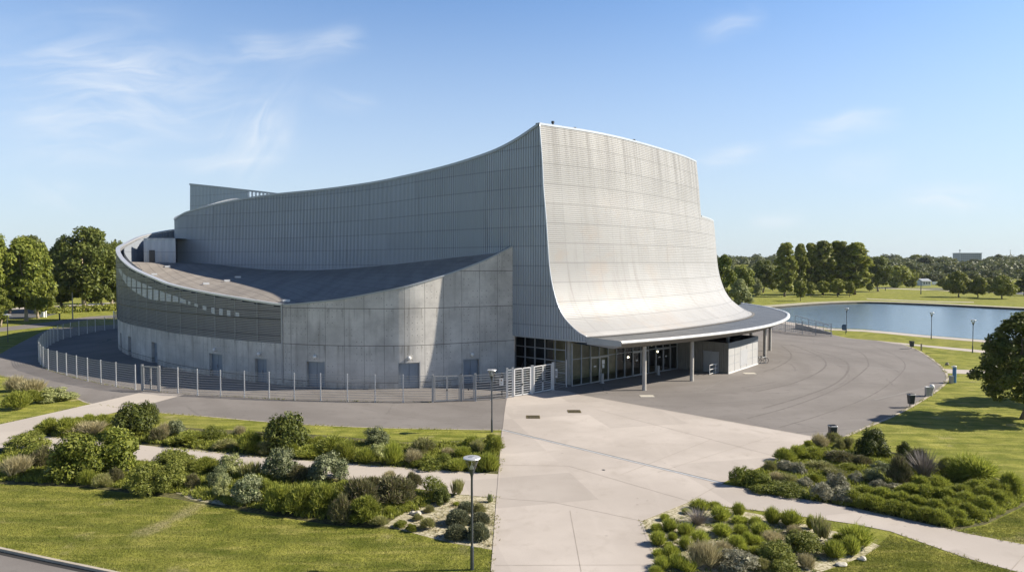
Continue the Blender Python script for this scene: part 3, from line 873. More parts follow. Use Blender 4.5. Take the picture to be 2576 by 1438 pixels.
# --- main side wall: vertical ribs
mt_px = [(1356.5, 310.4), (1300, 349), (1250, 375), (1180, 400), (1100, 423), (1000, 446), (900, 464), (800, 477), (683, 489), (600, 500), (520, 517), (470, 533), (445, 545), (441, 551)]
ms, mz = [], []
s_corner = Mc.find(1356.5, 310.4, 0, 14)[0]
for X, Y in mt_px:
    s, z = Mc.find(X, Y, s_corner - 1, 96); ms.append(s); mz.append(z)
s_lt = min(zip(Mc.s, Mc.C), key=lambda q: proj(q[1][0], q[1][1], 18)[0])[0]
ms.append(Mc.L); mz.append(mz[-1] - .3)
m_top = mono(ms, mz)
def wall_top(s):
    if s >= s_corner: return m_top(s)
    return z_of_w(1 - (s / s_corner))
mb_px = [(1293, 625), (1250, 633), (1200, 638.5), (1100, 650), (1000, 662), (850, 676), (760, 679.5), (680, 678), (600, 671), (520, 663), (441, 660)]
bs, bz = [], []
for X, Y in mb_px:
    s, z = Mc.find(X, Y, s_corner, s_lt + 2); bs.append(s); bz.append(z)
bs.append(Mc.L); bz.append(bz[-1])
m_base = mono(bs, bz)
SILL = 4.6
s_drum = Mc.find(1295, 800, s_corner - 3, 30)[0]       # where the drum meets the wall
def wall_bot(s): return SILL if s < s_drum + .3 else m_base(s) - .5
RP, RD = .31, .085
b = MB(); pts = []
s = 0.0
while s < Mc.L - RP:
    for ds, d in ((0, 0), (RP*.42, 0), (RP*.52, RD), (RP*.9, RD)):
        pts.append((s + ds, d))
    s += RP
def wpt(s, d, z):
    p = Mc.at(s) - Mc.nor(s) * (d)                      # the curve runs right to left, outside is on its left
    return (p[0], p[1], z)
mn = Mc.nor(20); SGN = 1.0 if mn[1] > 0 else -1.0       # outward must face the camera
def wpt(s, d, z):
    p = Mc.at(s) - SGN * Mc.nor(s) * d
    return (p[0], p[1], z)
prev_bot = None
for (s0, d0), (s1, d1) in zip(pts[:-1], pts[1:]):
    b0, b1, t0, t1 = wall_bot(s0), wall_bot(s1), wall_top(s0), wall_top(s1)
    if t0 <= b0 + .02 and t1 <= b1 + .02: continue
    b.face([wpt(s1, d1, b1), wpt(s0, d0, b0), wpt(s0, d0, max(t0, b0)), wpt(s1, d1, max(t1, b1))],
           [(s1, b1), (s0, b0), (s0, t0), (s1, t1)])
side = b.build('side_wall', M['wall_metal'], hall)
# coping along its top and down the swooping edge
def coping(name, path, w, h, m, parent):
    """path: list of (x, y, z, nx, ny): box section rail on the outer side"""
    rows = [[], [], [], [], []]
    for x, y, z, nx, ny in path:
        for k, (o, dz) in enumerate(((.06, -h), (.06, .05), (.06 - w, .05), (.06 - w, -h), (.06, -h))):
            rows[k].append((x + nx*o, y + ny*o, z + dz))
    q = MB(); q.grid(rows, flip=True)
    return q.build(name, m, parent)
path = []
for s in np.arange(s_corner, Mc.L, .8):
    p = Mc.at(s); n = -SGN * Mc.nor(s)
    path.append((p[0] + n[0]*.1, p[1] + n[1]*.1, wall_top(s), n[0], n[1]))
coping('wall_coping', path, .5, .22, M['grey_trim'], side)

# --- swooping front
T_px = [(1356.5, 310.4), (1517, 335.8), (1669.7, 376), (1752, 405)]
T_pts = [G(X, Y, ZTOP) for X, Y in T_px]
pz = G(1803, 562, 18.0)
T_pts += [(pz[0] - .9, pz[1]), (pz[0] + .0, pz[1] + 9)]
B0 = [G(1476, 848, ZTOE), G(1644, 834, ZTOE), G(1813, 811.7, ZTOE), G(1877, 799, ZTOE), G(1895, 787, ZTOE), (34.6, 106)]
kn = [0, .2, .46, .64, .80, 1.0]
ctx = [mono(kn, [p[k] for p in T_pts]) for k in (0, 1)]; cbx = [mono(kn, [p[k] for p in B0]) for k in (0, 1)]
def dens(f):
    C = np.array([(f[0](t), f[1](t)) for t in np.linspace(0, 1, 400)])
    for _ in range(900): C[1:-1] = (C[:-2] + 2*C[1:-1] + C[2:]) / 4
    return C
Tt, Bt = dens(ctx), dens(cbx)
tt = np.linspace(0, 1, 400)
def TP(t): return np.array((np.interp(t, tt, Tt[:, 0]), np.interp(t, tt, Tt[:, 1])))
def BP(t): return np.array((np.interp(t, tt, Bt[:, 0]), np.interp(t, tt, Bt[:, 1])))
arcT = np.r_[0, np.cumsum(np.linalg.norm(np.diff((Tt + Bt) / 2, axis=0), axis=1))]
def ulen(t): return float(np.interp(t, tt, arcT))
# dense profile by arc length
zz = np.linspace(ZTOP, ZTOE, 1200); ww = np.array([w_of_z(z) for z in zz])
for _ in range(60): ww[1:-1] = (ww[:-2] + 2*ww[1:-1] + ww[2:]) / 4
pl = np.r_[0, np.cumsum(np.hypot(np.diff(ww) * FL, np.diff(zz)))]
PL = pl[-1]
HP, HD = .20, .024
prof = []
a = 0.0
while a < PL - HP:
    for da, d in ((0, HD), (HP*.42, HD), (HP*.55, 0), (HP*.9, 0)): prof.append((a + da, d))
    a += HP
prof.append((PL, 0))
T_STEP, Z_STEP = .64, 18.2
t_samp = sorted(set(list(np.linspace(0, 1, 110)) + [T_STEP]))
def fpt(t, a, d):
    w_, z_ = np.interp(a, pl, ww), np.interp(a, pl, zz)
    w2, z2 = np.interp(min(a + .05, PL), pl, ww), np.interp(min(a + .05, PL), pl, zz)
    w1, z1 = np.interp(max(a - .05, 0), pl, ww), np.interp(max(a - .05, 0), pl, zz)
    to, tz = (w2 - w1) * FL, (z2 - z1); l = math.hypot(to, tz) or 1
    no, nz = -tz / l, to / l
    A, B = TP(t), BP(t); hdir = (B - A) / np.linalg.norm(B - A)
    p = A + (B - A) * w_ + hdir * no * d
    return (p[0], p[1], z_ + nz * d)
b = MB()
upper = [t for t in t_samp if t <= T_STEP + 1e-9]; lower = [t for t in t_samp if t >= T_STEP - 1e-9]
b.grid([[fpt(t, a, d) for t in upper] for a, d in prof], [[(ulen(t), a) for t in upper] for a, d in prof], flip=True)
a_step = np.interp(-Z_STEP, -zz, pl)
prof2 = [q for q in prof if q[0] >= a_step]
b.grid([[fpt(t, a, d) for t in lower] for a, d in prof2], [[(ulen(t), a) for t in lower] for a, d in prof2], flip=True)
front = b.build('swooping_front', M['front_metal'], hall)
# return wall at the step and the far end, so that the front reads as a thick volume
b = MB()
def inward(t, k):
    A, B = TP(t), BP(t); h = (B - A) / np.linalg.norm(B - A); return -h * k
for t, z0 in ((T_STEP, Z_STEP - .5), (1.0, ZTOE)):
    top = ZTOP if t == T_STEP else Z_STEP
    zs_ = np.linspace(top, z0, 24)
    r0, r1 = [], []
    for z in zs_:
        w_ = float(np.interp(-z, -zz, ww)); p = TP(t) + (BP(t) - TP(t)) * w_
        q = TP(t) + inward(t, 12)
        r0.append((p[0], p[1], z)); r1.append((q[0], q[1], z))
    b.grid([r0, r1], [[(0, z) for z in zs_], [(12, z) for z in zs_]])
b.build('return_wall', M['wall_metal'], front)
# coping on top, thin white edging down the near edge
path = []
for t in np.linspace(0, T_STEP, 60):
    p = TP(t); h = -inward(t, 1); path.append((p[0], p[1], ZTOP + .02, h[0], h[1]))
coping('front_coping', path, .5, .16, M['trim'], front)
path = []
for t in np.linspace(T_STEP + .002, 1, 30):
    p = TP(t) + (BP(t) - TP(t)) * float(np.interp(-Z_STEP, -zz, ww)); h = -inward(t, 1); path.append((p[0], p[1], Z_STEP + .02, h[0], h[1]))
coping('step_coping', path, .5, .16, M['trim'], front)
b = MB()
ed = [fpt(0, a, .05) for a in np.linspace(0, PL, 70)]
wd = np.array((-K_e[0], -K_e[1])) / math.hypot(*K_e)
b.tube([(x + wd[0]*.04, y + wd[1]*.04, z) for x, y, z in ed], .07, 6)
b.build('edge_trim', M['trim'], front, smooth=True)
# small vents standing on the top edge
for t, hgt in ((.052, .5), (.12, .22), (.34, .3)):
    p = TP(t) + inward(t, .5)
    b = MB(); b.lathe([(0, hgt), (.16, hgt), (.16, hgt*.6), (.1, hgt*.55), (.1, 0), (.18, 0)], (p[0], p[1], ZTOP + .03), 10)
    b.build('roof_vent', M['dark_metal'], front)
# main roof: ruled between the side wall and the front
b = MB(); rows = []
for k in np.linspace(0, 1, 40):
    A = Mc.at(s_lt + 2 + (s_corner + .2 - s_lt - 2) * k); za = wall_top(s_lt + 2 + (s_corner + .2 - s_lt - 2) * k) - .35
    t = T_STEP * (1 - k); B = TP(t) + inward(t, .25); zb = ZTOP - .35
    rows.append([tuple(np.r_[A + (B - A) * q, za + (zb - za) * q]) for q in np.linspace(.004, 1, 12)])
b.grid(rows, [[(i * 1.2, j * 3.0) for j in range(12)] for i in range(40)], flip=True)
b.build('main_roof', M['roof'], hall)
b = MB()
A, B = Mc.at(s_lt + 2), TP(T_STEP); C2 = TP(1.0)
q = [(A[0], A[1]), (A[0] + 14, A[1] + 20), (10, 128), (C2[0] - 1, C2[1] + 4)]
for p0, p1 in zip(q[:-1], q[1:]):
    b.face([(p1[0], p1[1], 0), (p0[0], p0[1], 0), (p0[0], p0[1], 17.5), (p1[0], p1[1], 17.5)][::-1], [(0, 0), (20, 0), (20, 17), (0, 17)])
b.build('rear_wall', M['wall_metal'], hall)

# --- drum: concrete wall with door recesses
door_px = [(302, 305.5, 839), (322, 330, 850), (381.5, 395.5, 867), (527, 559, 890), (640, 670.6, 902), (771.5, 816, 909), (1003, 1057, 912), (1165, 1206, 903)]
doors = []
for x0, x1, yt in door_px:
    s1, z = Dc.find(x0, yt, 0, s_tan); s0, z2 = Dc.find(x1, yt, 0, s_tan)
    doors.append((s0, s1, (z + z2) / 2 if x0 > 500 else 2.5))
sb = sorted(set([0.0, S_SCR, Dc.L] + [v for d in doors for v in d[:2]] + list(np.arange(.5, Dc.L, .5))))
sb = [v for i, v in enumerate(sb) if i == 0 or v - sb[i-1] > .06 or any(abs(v - q) < 1e-6 for d in doors for q in d[:2]) or v == S_SCR]
def dn(s):
    n = Dc.nor(s); c = Dc.at(s)
    return n
SD = 1.0 if np.dot(Dc.nor(Dc.find(1000, 900, 0, s_tan)[0]), (0, -1)) > 0 else -1.0
def dpt(s, o, z):
    p = Dc.at(s) + SD * Dc.nor(s) * o
    return (p[0], p[1], z)
b = MB()
def strip(s0, s1, z00, z01, z10, z11):
    b.face([dpt(s1, 0, z10), dpt(s0, 0, z00), dpt(s0, 0, z01), dpt(s1, 0, z11)], [(s1, z10), (s0, z00), (s0, z01), (s1, z11)])
for s0, s1 in zip(sb[:-1], sb[1:]):
    mid = (s0 + s1) / 2
    dr = [d for d in doors if d[0] - 1e-4 < mid < d[1] + 1e-4]
    z0 = dr[0][2] if dr else 0
    if mid < S_SCR:
        strip(s0, s1, z0, rim(s0), z0, rim(s1))
    else:
        strip(s0, s1, z0, ZB, z0, ZB)
RV = .38
for s0, s1, zt in doors:
    b.face([dpt(s0, 0, 0), dpt(s0, -RV, 0), dpt(s0, -RV, zt), dpt(s0, 0, zt)], [(s0, 0), (s0 + .3, 0), (s0 + .3, zt), (s0, zt)])
    b.face([dpt(s1, 0, 0), dpt(s1, -RV, 0), dpt(s1, -RV, zt), dpt(s1, 0, zt)][::-1], [(s1, 0), (s1 - .3, 0), (s1 - .3, zt), (s1, zt)][::-1])
    b.face([dpt(s0, 0, zt), dpt(s0, -RV, zt), dpt(s1, -RV, zt), dpt(s1, 0, zt)], [(s0, zt), (s0, zt + .3), (s1, zt + .3), (s1, zt)])
drum = b.build('concrete_drum', M['concrete'], hall)
# end face of the drum against the metal wall
b = MB(); z1 = rim(0)
b.face([dpt(0, 0, 0), dpt(0, -.5, 0), dpt(0, -.5, z1), dpt(0, 0, z1)][::-1], [(0, 0), (.5, 0), (.5, z1), (0, z1)][::-1]); b.build('end_pier', M['concrete_plain'], drum)
for i, (s0, s1, zt) in enumerate(doors):
    q = MB(); n = 2 if s1 - s0 > 1.2 else 1
    for k in range(n):
        a0, a1 = s0 + (s1 - s0) * k / n + .02, s0 + (s1 - s0) * (k + 1) / n - .02
        o = -RV + .07
        q.face([dpt(a1, o, .03), dpt(a0, o, .03), dpt(a0, o, zt - .03), dpt(a1, o, zt - .03)])
        q.face([dpt(a0, o, .03), dpt(a0, o - .05, .03), dpt(a0, o - .05, zt - .03), dpt(a0, o, zt - .03)])
        q.face([dpt(a1, o, .03), dpt(a1, o - .05, .03), dpt(a1, o - .05, zt - .03), dpt(a1, o, zt - .03)])
    q.face([dpt(s1, -RV + .02, 0), dpt(s0, -RV + .02, 0), dpt(s0, -RV + .02, zt), dpt(s1, -RV + .02, zt)])
    dd = q.build('service_door', M['door_blue'], hall)
    q = MB(); m_ = (s0 + s1) / 2
    q.box(dpt(m_ + .12, -RV + .12, 1.05), (.05, .05, .3), 0); q.build('handle', M['galv'], dd)
    if n == 2 and i > 2:
        q = MB()
        for sa, sc in ((s0 - .05, s0 + .03), (s1 - .03, s1 + .05)):
            q.face([dpt(sc, .012, 0), dpt(sa, .012, 0), dpt(sa, .012, zt + .05), dpt(sc, .012, zt + .05)])
        q.face([dpt(s1 + .05, .012, zt - .02), dpt(s0 - .05, .012, zt - .02), dpt(s0 - .05, .012, zt + .06), dpt(s1 + .05, .012, zt + .06)])
        q.build('frame', M['grey_trim'], dd)
for X, Y in ((542, 879), (653, 890), (792, 897), (1030.3, 900), (1187.5, 891)):
    s, z = Dc.find(X, Y, 0, s_tan); p = dpt(s, .13, z)
    q = MB(); n = SD * Dc.nor(s)
    q.tube([dpt(s, 0, z), dpt(s, .16, z), dpt(s, .26, z - .02)], [.16, .19, .10], 12)
    q.build('wall_lamp', M['white_paint'], hall, smooth=True)
# rim coping: thin on the concrete, broad and bright along the screen
def rimpath(s0, s1, st=.5):
    return [(*Dc.at(s), rim(s), *(SD * Dc.nor(s))) for s in np.arange(s0, s1, st)]
coping('drum_coping', rimpath(0, S_SCR), .45, .10, M['grey_trim'], drum)
coping('screen_coping', rimpath(S_SCR, Dc.L), .55, .13, M['trim'], hall)
# --- slatted screen
b = MB(); SP = .17
sg = list(np.arange(S_SCR + .1, Dc.L, .9)) + [Dc.L]
k = 0
z = ZB + .03
while z < 18.6:
    run = []
    for s in sg:
        if rim(s) - .14 > z + .13: run.append(s)
        else:
            if len(run) > 1:
                b.grid([[dpt(q, .03, z) for q in run], [dpt(q, .10, z + .128) for q in run]], [[(q, z) for q in run], [(q, z + .128) for q in run]])
            run = []
    if len(run) > 1:
        b.grid([[dpt(q, .03, z) for q in run], [dpt(q, .10, z + .128) for q in run]], [[(q, z) for q in run], [(q, z + .128) for q in run]])
    z += SP
screen = b.build('slatted_screen', M['slat_metal'], hall)
b = MB()
ss = np.arange(S_SCR, Dc.L, .9)
b.grid([[dpt(q, -.45, ZB) for q in ss], [dpt(q, -.45, rim(q) - .15) for q in ss]])
b.grid([[dpt(q, .0, ZB - .001) for q in ss], [dpt(q, -.45, ZB - .001) for q in ss]])
b.build('screen_backing', M['screen_back'], screen)
for s in np.arange(S_SCR + 3.4, s_tan + 14, 3.4):
    b = MB(); b.tube([dpt(s, .0, ZB), dpt(s, .0, rim(s) - .15)], .06, 4); b.build('screen_post', M['grey_trim'], screen)
b = MB(); b.tube([dpt(S_SCR, .07, 0.3), dpt(S_SCR, .07, rim(S_SCR))], .09, 6)
b.build('screen_post', M['galv'], screen)
b = MB()
for zz_ in (6.45, 8.85, 11.25):
    run = [s for s in sg if rim(s) > zz_ + .3]
    if len(run) > 2: b.grid([[dpt(q, .115, zz_ - .05) for q in run], [dpt(q, .115, zz_ + .05) for q in run]])
b.build('screen_rail', M['dark_metal'], screen)
# sunlight glimpsed through the screen, laid in as pale flat panels
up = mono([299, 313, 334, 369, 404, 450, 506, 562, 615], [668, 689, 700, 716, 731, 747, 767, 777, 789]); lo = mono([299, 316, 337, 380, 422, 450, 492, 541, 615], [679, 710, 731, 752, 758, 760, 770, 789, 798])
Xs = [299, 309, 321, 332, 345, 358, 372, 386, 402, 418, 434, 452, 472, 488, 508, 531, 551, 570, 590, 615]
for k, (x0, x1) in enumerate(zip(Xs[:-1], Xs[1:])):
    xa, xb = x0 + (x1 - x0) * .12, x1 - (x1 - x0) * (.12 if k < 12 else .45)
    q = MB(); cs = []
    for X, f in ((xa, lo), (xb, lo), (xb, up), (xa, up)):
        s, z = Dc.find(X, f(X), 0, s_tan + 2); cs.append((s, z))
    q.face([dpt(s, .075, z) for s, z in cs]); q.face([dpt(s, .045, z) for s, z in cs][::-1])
    q.build('sun_patch_panel', M['sun_patch'], screen)
# ribbed lining of the parapet inside the rim
b = MB(); rows = [[], []]
for i, s in enumerate(np.arange(s_tan - 14, Dc.L, .3)):
    o = -.95 - (.09 if i % 2 else 0)
    rows[0].append(dpt(s, o, 7.5)); rows[1].append(dpt(s, o, rim(s) - .1))
b.grid(rows, [[(i * .3, r[2]) for i, r in enumerate(rw)] for rw in rows])
b.build('parapet_lining', M['wall_metal'], hall)
# --- low roof inside the drum
par_px = [(295, 2.4), (330, 1.9), (390, 1.35), (457, .9), (560, .45), (650, .25), (720, .18), (1300, .18)]
par = mono([p[0] for p in par_px], [p[1] for p in par_px])
def roof_outer(s):
    X = proj(*Dc.at(s), rim(s))[0]
    if s > s_tan: return min(rim(s) - 2.2, 12.1)
    return rim(s) - par(X)
b = MB(); rows = []; uvr = []
NK = 70
sA = Dc.find(420, 583, s_tan, Dc.L)[0]
for k in np.linspace(0, 1, NK):
    so_ = sA * k; si_ = s_drum + (s_lt + 1.5 - s_drum) * (k ** .9)
    A = Dc.at(so_) - SD * Dc.nor(so_) * .4; za = roof_outer(so_)
    B = Mc.at(si_) - SGN * Mc.nor(si_) * (-.3); zb = m_base(si_)
    row = []
    for q in np.linspace(0, 1, 16):
        p = A + (B - A) * q; row.append((p[0], p[1], za + (zb - za) * q))
    rows.append(row); uvr.append([(p[0]*.80 + p[1]*.6 , p[1]) for p in row])
b.grid(rows, uvr)
lowroof = b.build('drum_roof', M['roof'], hall, smooth=True)
for X, Y in ((516, 712), (570, 704), (598, 700), (714, 776 - 12), (384, 692), (418, 672)):
    # small vents and hatches on the roof
    best = min(((abs(proj(*p)[0] - X) + abs(proj(*p)[1] - Y), p) for r in rows for p in r), key=lambda e: e[0])[1]
    q = MB(); q.box((best[0], best[1], best[2] + .12), (.7, .5, .24), .6); q.build('roof_hatch', M['trim'], lowroof)
# annex block behind, on the low roof
def block(name, px0, px1, ytop, depth, zb, thick, m):
    a = PD(px0, ytop, depth); c = PD(px1, ytop, depth)
    q = MB(); n = int((c[0] - a[0]) / .55); rows = [[], []]
    for i in range(n + 1):
        x = a[0] + (c[0] - a[0]) * i / n; y = depth - (.09 if i % 2 else 0)
        rows[0].append((x, y, zb)); rows[1].append((x, y, a[2]))
    q.grid(rows, [[(p[0], p[2]) for p in r] for r in rows])
    q.face([(a[0], depth, a[2]), (c[0], depth, a[2]), (c[0], depth + thick, a[2]), (a[0], depth + thick, a[2])])
    q.face([(a[0], depth + thick, zb), (a[0], depth, zb), (a[0], depth, a[2]), (a[0], depth + thick, a[2])])
    return q.build(name, m, hall), a, c
ann, a, c = block('annex_block', 361, 442, 599, 106.0, 11.0, 6, M['wall_metal'])
q = MB(); p = PD(382, 632, 105.85); q.box((p[0], p[1] + .02, 12.95), (.85, .08, 1.9)); q.build('annex_door', M['dark_metal'], ann)
# rear fly tower
tp = [PD(478, 463.5, 138), PD(560, 472, 134), PD(625, 479.5, 130), PD(690, 487, 127), PD(760, 497, 124)]
twz = mono([p[0] for p in tp], [p[2] for p in tp])
ztw = tp[0][2]
b = MB(); rows = [[], []]; L = 0
seg = catmull([(p[0], p[1]) for p in tp[:3]], .5)
for i, (x, y) in enumerate(seg):
    d = .07 if i % 2 else 0
    rows[0].append((x - .35 + .02, y - d, 10)); rows[1].append((x, y - d, twz(x)))
b.grid(rows, [[(i*.5, p[2]) for i, p in enumerate(r)] for r in rows])
x, y = seg[0]; b.face([(x - .33, y, 10), (x, y, ztw), (x + 1, y + 9, ztw), (x + 1, y + 9, 10)])
tower = b.build('fly_tower', M['wall_metal'], hall)
b = MB(); seg2 = catmull([(p[0], p[1]) for p in tp[2:]], .95)
for i_, (x, y) in enumerate(seg2):
    b = MB(); b.box((x, y, (twz(x) + 17) / 2 - .1), (.30, .6, twz(x) - 17.2), .5)
    b.build('tower_fin', M['trim'], tower)
b = MB(); allp = [tuple(p) for p in np.vstack([seg, seg2])]

for p_, q_ in zip(allp[:-1], allp[1:]): b.bar((p_[0], p_[1], twz(p_[0])), (q_[0], q_[1], twz(q_[0])), .34)
b.build('tower_coping', M['grey_trim'], tower)

# --- canopy
ZC = ZTOE - .08
oc_px = [(1476, 858.5), (1510, 861.5), (1545, 861.5), (1563, 859.5), (1700, 848.5), (1845, 832.5), (1932, 818), (1976, 803.4), (1986, 793), (1981.6, 786), (1961, 778.7), (1923.5, 770)]
oc = [G(X, Y, ZC) for X, Y in oc_px[3:]] 
oc0 = [tuple(toe_c[:2]), oc[0]]
Cc = Curve2(oc + [(oc[-1][0] - .5, oc[-1][1] + 9)], .1, 20)
# top sheet between the foot of the front and the outer rim
b = MB(); rows, uvr = [], []
NC = 90
for k in np.linspace(0, 1, NC):
    so_ = Cc.L * k
    A = Cc.at(so_); tq = min(1.0, k * .985 + .012)
    B = BP(tq) + inward(tq, .45)
    row = [tuple(np.r_[A + (B - A) * q, ZC - .06 + .14 * q]) for q in np.linspace(.0, 1, 8)]
    rows.append(row); uvr.append([(p[0]*.78 - p[1]*.62, p[0]*.40 + p[1]*.92) for p in row])
b.grid(rows, uvr)
A0 = np.array(toe_c[:2])
b.face([(A0[0], A0[1], ZC - .03), (oc[0][0], oc[0][1], ZC - .06), tuple(rows[0][-1])], [(0, 0), (1, 0), (0, 1)])
canopy = b.build('canopy', M['canopy'], hall)
# gutter joint below the front
b = MB(); r = [[], []]
for t in np.linspace(.015, .86, 70):
    p = BP(t) - inward(t, .10); q = BP(t) - inward(t, .55)
    r[0].append((p[0], p[1], ZC + .10)); r[1].append((q[0], q[1], ZC + .10))
b.grid(r); gt = b.build('gutter', M['soffit'], canopy)
b = MB(); r = [[], []]
for t in np.linspace(.0, 1, 90):
    p = BP(t); r[0].append((p[0], p[1], ZTOE + .02)); r[1].append((p[0] - inward(t, 1)[0]*-.04, p[1] - inward(t, 1)[1]*-.04, ZC - .05))
b.grid(r); b.build('flashing', M['dark_metal'], gt)
# rim and undercut fascia
def cpath(o, z):
    out_ = []
    for s in np.linspace(0, Cc.L, 110):
        p = Cc.at(s); n = Cc.nor(s); out_.append((p[0] + n[0]*o, p[1] + n[1]*o, z))
    return out_
b = MB(); b.grid([cpath(-.35, ZC - .04), cpath(-.30, ZC + .05), cpath(-.04, ZC + .05), cpath(.06, ZC - .01), cpath(.08, ZC - .15), cpath(0, ZC - .21)], flip=True)
b.build('canopy_rim', M['white_trim'], canopy, smooth=True)
ZS = 4.2
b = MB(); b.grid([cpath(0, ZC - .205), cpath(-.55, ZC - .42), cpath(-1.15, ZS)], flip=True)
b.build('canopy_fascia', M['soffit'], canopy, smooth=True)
# soffit
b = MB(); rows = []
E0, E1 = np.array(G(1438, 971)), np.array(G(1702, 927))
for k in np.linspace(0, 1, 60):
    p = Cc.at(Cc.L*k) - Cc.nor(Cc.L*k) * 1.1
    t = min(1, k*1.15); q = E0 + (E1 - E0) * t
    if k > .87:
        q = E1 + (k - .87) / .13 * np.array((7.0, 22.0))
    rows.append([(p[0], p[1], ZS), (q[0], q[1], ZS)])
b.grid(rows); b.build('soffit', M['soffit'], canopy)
# flat end of the canopy facing the side wall
b = MB()
P0 = np.array(toe_c[:2]); P1 = Cc.at(0)
b.face([(P0[0], P0[1], SILL - .22), (P1[0], P1[1], ZC - .42), (P1[0], P1[1], ZC + .05), (P0[0], P0[1], ZTOE + .03)])
P2 = Cc.at(0) - Cc.nor(0) * 1.15
b.face([(P0[0], P0[1], SILL - .22), (P2[0], P2[1], ZS), (P1[0], P1[1], ZC - .42)])
b.build('canopy_end', M['grey_trim'], canopy)
# round columns
for X, Y in ((1620.5, 981), (1740, 957.5), (1923.5, 897.5), (1936.6, 881.5)):
    x, y = G(X, Y)
    q = MB(); q.lathe([(.21, 0), (.20, .06), (.195, 4.32)], (x, y, 0), 20); q.build('column', M['concrete_plain'], hall, smooth=True)
for X, Y, zt in ((1830.5, 866, 3.2), (1889, 852, 3.2)):
    d = 7.9 if X < 1850 else 8.5
    p = PD(X, Y, 79.0 if X < 1850 else 88.0)
    q = MB(); q.lathe([(.2, 0), (.2, 4.32)], (p[0], p[1], 0), 20); q.build('column', M['concrete_plain'], hall, smooth=True)

# --- glazing
def glazing(name, P, Q, H, bays, transoms, parent, doors_=()):
    """framed glass wall from P to Q; doors_: list of (bay index, bays wide)"""
    P, Q = np.array(P), np.array(Q); d = Q - P; L = np.linalg.norm(d); d = d / L; n = np.array((d[1], -d[0]))
    ang = math.atan2(d[1], d[0])
    g = MB(); g.face([(P[0], P[1], .05), (Q[0], Q[1], .05), (Q[0], Q[1], H), (P[0], P[1], H)])
    gl = g.build(name, M['glass'], parent)
    f = MB(); bw = L / bays
    skip = {}
    for bi, wd_ in doors_:
        for k in range(1, wd_): skip[bi + k] = 2.55
    for i in range(bays + 1):
        p = P + d * bw * i; z0 = skip.get(i, 0)
        f.box((p[0] + n[0]*.05, p[1] + n[1]*.05, (H + z0) / 2), (.075, .14, H - z0), ang)
    for z in list(transoms) + [.05, H - .05]:
        if z < 2.5 and doors_:
            segs = []; cur = 0
            for bi, wd_ in sorted(doors_): segs.append((cur, bi)); cur = bi + wd_
            segs.append((cur, bays))
        else: segs = [(0, bays)]
        for a_, e_ in segs:
            if e_ <= a_: continue
            m_ = P + d * bw * (a_ + e_) / 2
            f.box((m_[0] + n[0]*.045, m_[1] + n[1]*.045, z), (bw * (e_ - a_), .11, .07), ang)
    f.build('mullions', M['grey_trim'], gl)
    for bi, wd_ in doors_:
        q = MB(); a_ = P + d * bw * bi; W = bw * wd_; HD_ = 2.5
        for k in range(3):
            p = a_ + d * W * k / 2
            q.box((p[0] + n[0]*.10, p[1] + n[1]*.10, HD_ / 2), (.12 if k != 1 else .16, .10, HD_), ang)
        for z in (.07, HD_):
            p = a_ + d * W / 2; q.box((p[0] + n[0]*.10, p[1] + n[1]*.10, z), (W, .09, .13), ang)
        dd = q.build('entrance_door', M['galv'], gl)
        for k in (.27, .73):
            s_ = MB(); p = a_ + d * W * k + n * .03
            s_.box((p[0], p[1], 1.62), (.34, .012, .13), ang)
            s_.build('door_sticker', M['white_paint'], dd)
        if bi == doors_[0][0] and name == 'entrance_glazing':
            s_ = MB(); p = a_ + d * W * .74 + n * .035
            s_.box((p[0], p[1], 1.95), (.42, .012, .42), ang); s_.box((p[0], p[1], 1.45), (.3, .012, .22), ang)
            s_.build('door_notice', M['white_paint'], dd)
        h_ = MB()
        for k in (.44, .56):
            p = a_ + d * W * k + n * .20; h_.tube([(p[0], p[1], .8), (p[0], p[1], 1.4)], .02, 6)
        h_.build('handle', M['galv'], dd)
    return gl
L0, L1 = np.array(G(1298, 950)), np.array(G(1424, 967.5))
glazing('side_glazing', L0, L1, SILL - .01, 5, (1.15, 2.3, 3.4), hall)
glazing('entrance_glazing', E0, E1, ZS, 13, (2.6,), hall, ((2, 2), (7, 2), (10, 2)))
x, y = G(1430, 968)
q = MB(); q.lathe([(.26, 0), (.26, 4.3)], (x + .1, y + .25, 0), 18); q.build('column', M['concrete_plain'], hall, smooth=True)
b = MB(); q_ = Mc.at(s_drum); b.face([(q_[0], q_[1], SILL + .01), (L0[0], L0[1], SILL + .01), (L1[0], L1[1], SILL + .01), (E0[0], E0[1], SILL + .01), (P0[0], P0[1], SILL + .01)])
b.build('side_soffit', M['soffit'], hall)
# head beam over the side glazing
b = MB(); b.bar((q_[0], q_[1], SILL), (P0[0], P0[1], SILL), .16); b.build('head_beam', M['grey_trim'], hall)
# foyer behind the glass
nin = np.array((-(E1 - E0)[1], (E1 - E0)[0])); nin /= np.linalg.norm(nin)
q0, q1 = E0 + nin*2.6, E0 + (E1 - E0)*.56 + nin*2.6
q2, q3 = E0 + (E1 - E0)*.56 + nin*9, E1 + nin*9
b = MB()
b.poly([tuple(L0), tuple(L1), tuple(E0), tuple(E1), tuple(q3), (0, 84)], .03); b.build('foyer_floor', M['foyer_floor'], hall)
b = MB(); b.face([(q0[0], q0[1], 0), (q1[0], q1[1], 0), (q1[0], q1[1], 4.3), (q0[0], q0[1], 4.3)]); b.box((*((q0 + q1) / 2 - nin*.06), 1.0), (np.linalg.norm(q1 - q0), .06, .9), math.atan2((E1-E0)[1], (E1-E0)[0]))
b.build('foyer_wall', M['inner_wall'], hall)
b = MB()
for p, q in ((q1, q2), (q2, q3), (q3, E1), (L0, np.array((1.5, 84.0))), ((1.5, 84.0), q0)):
    b.face([(p[0], p[1], 0), (q[0], q[1], 0), (q[0], q[1], 4.4), (p[0], p[1], 4.4)])
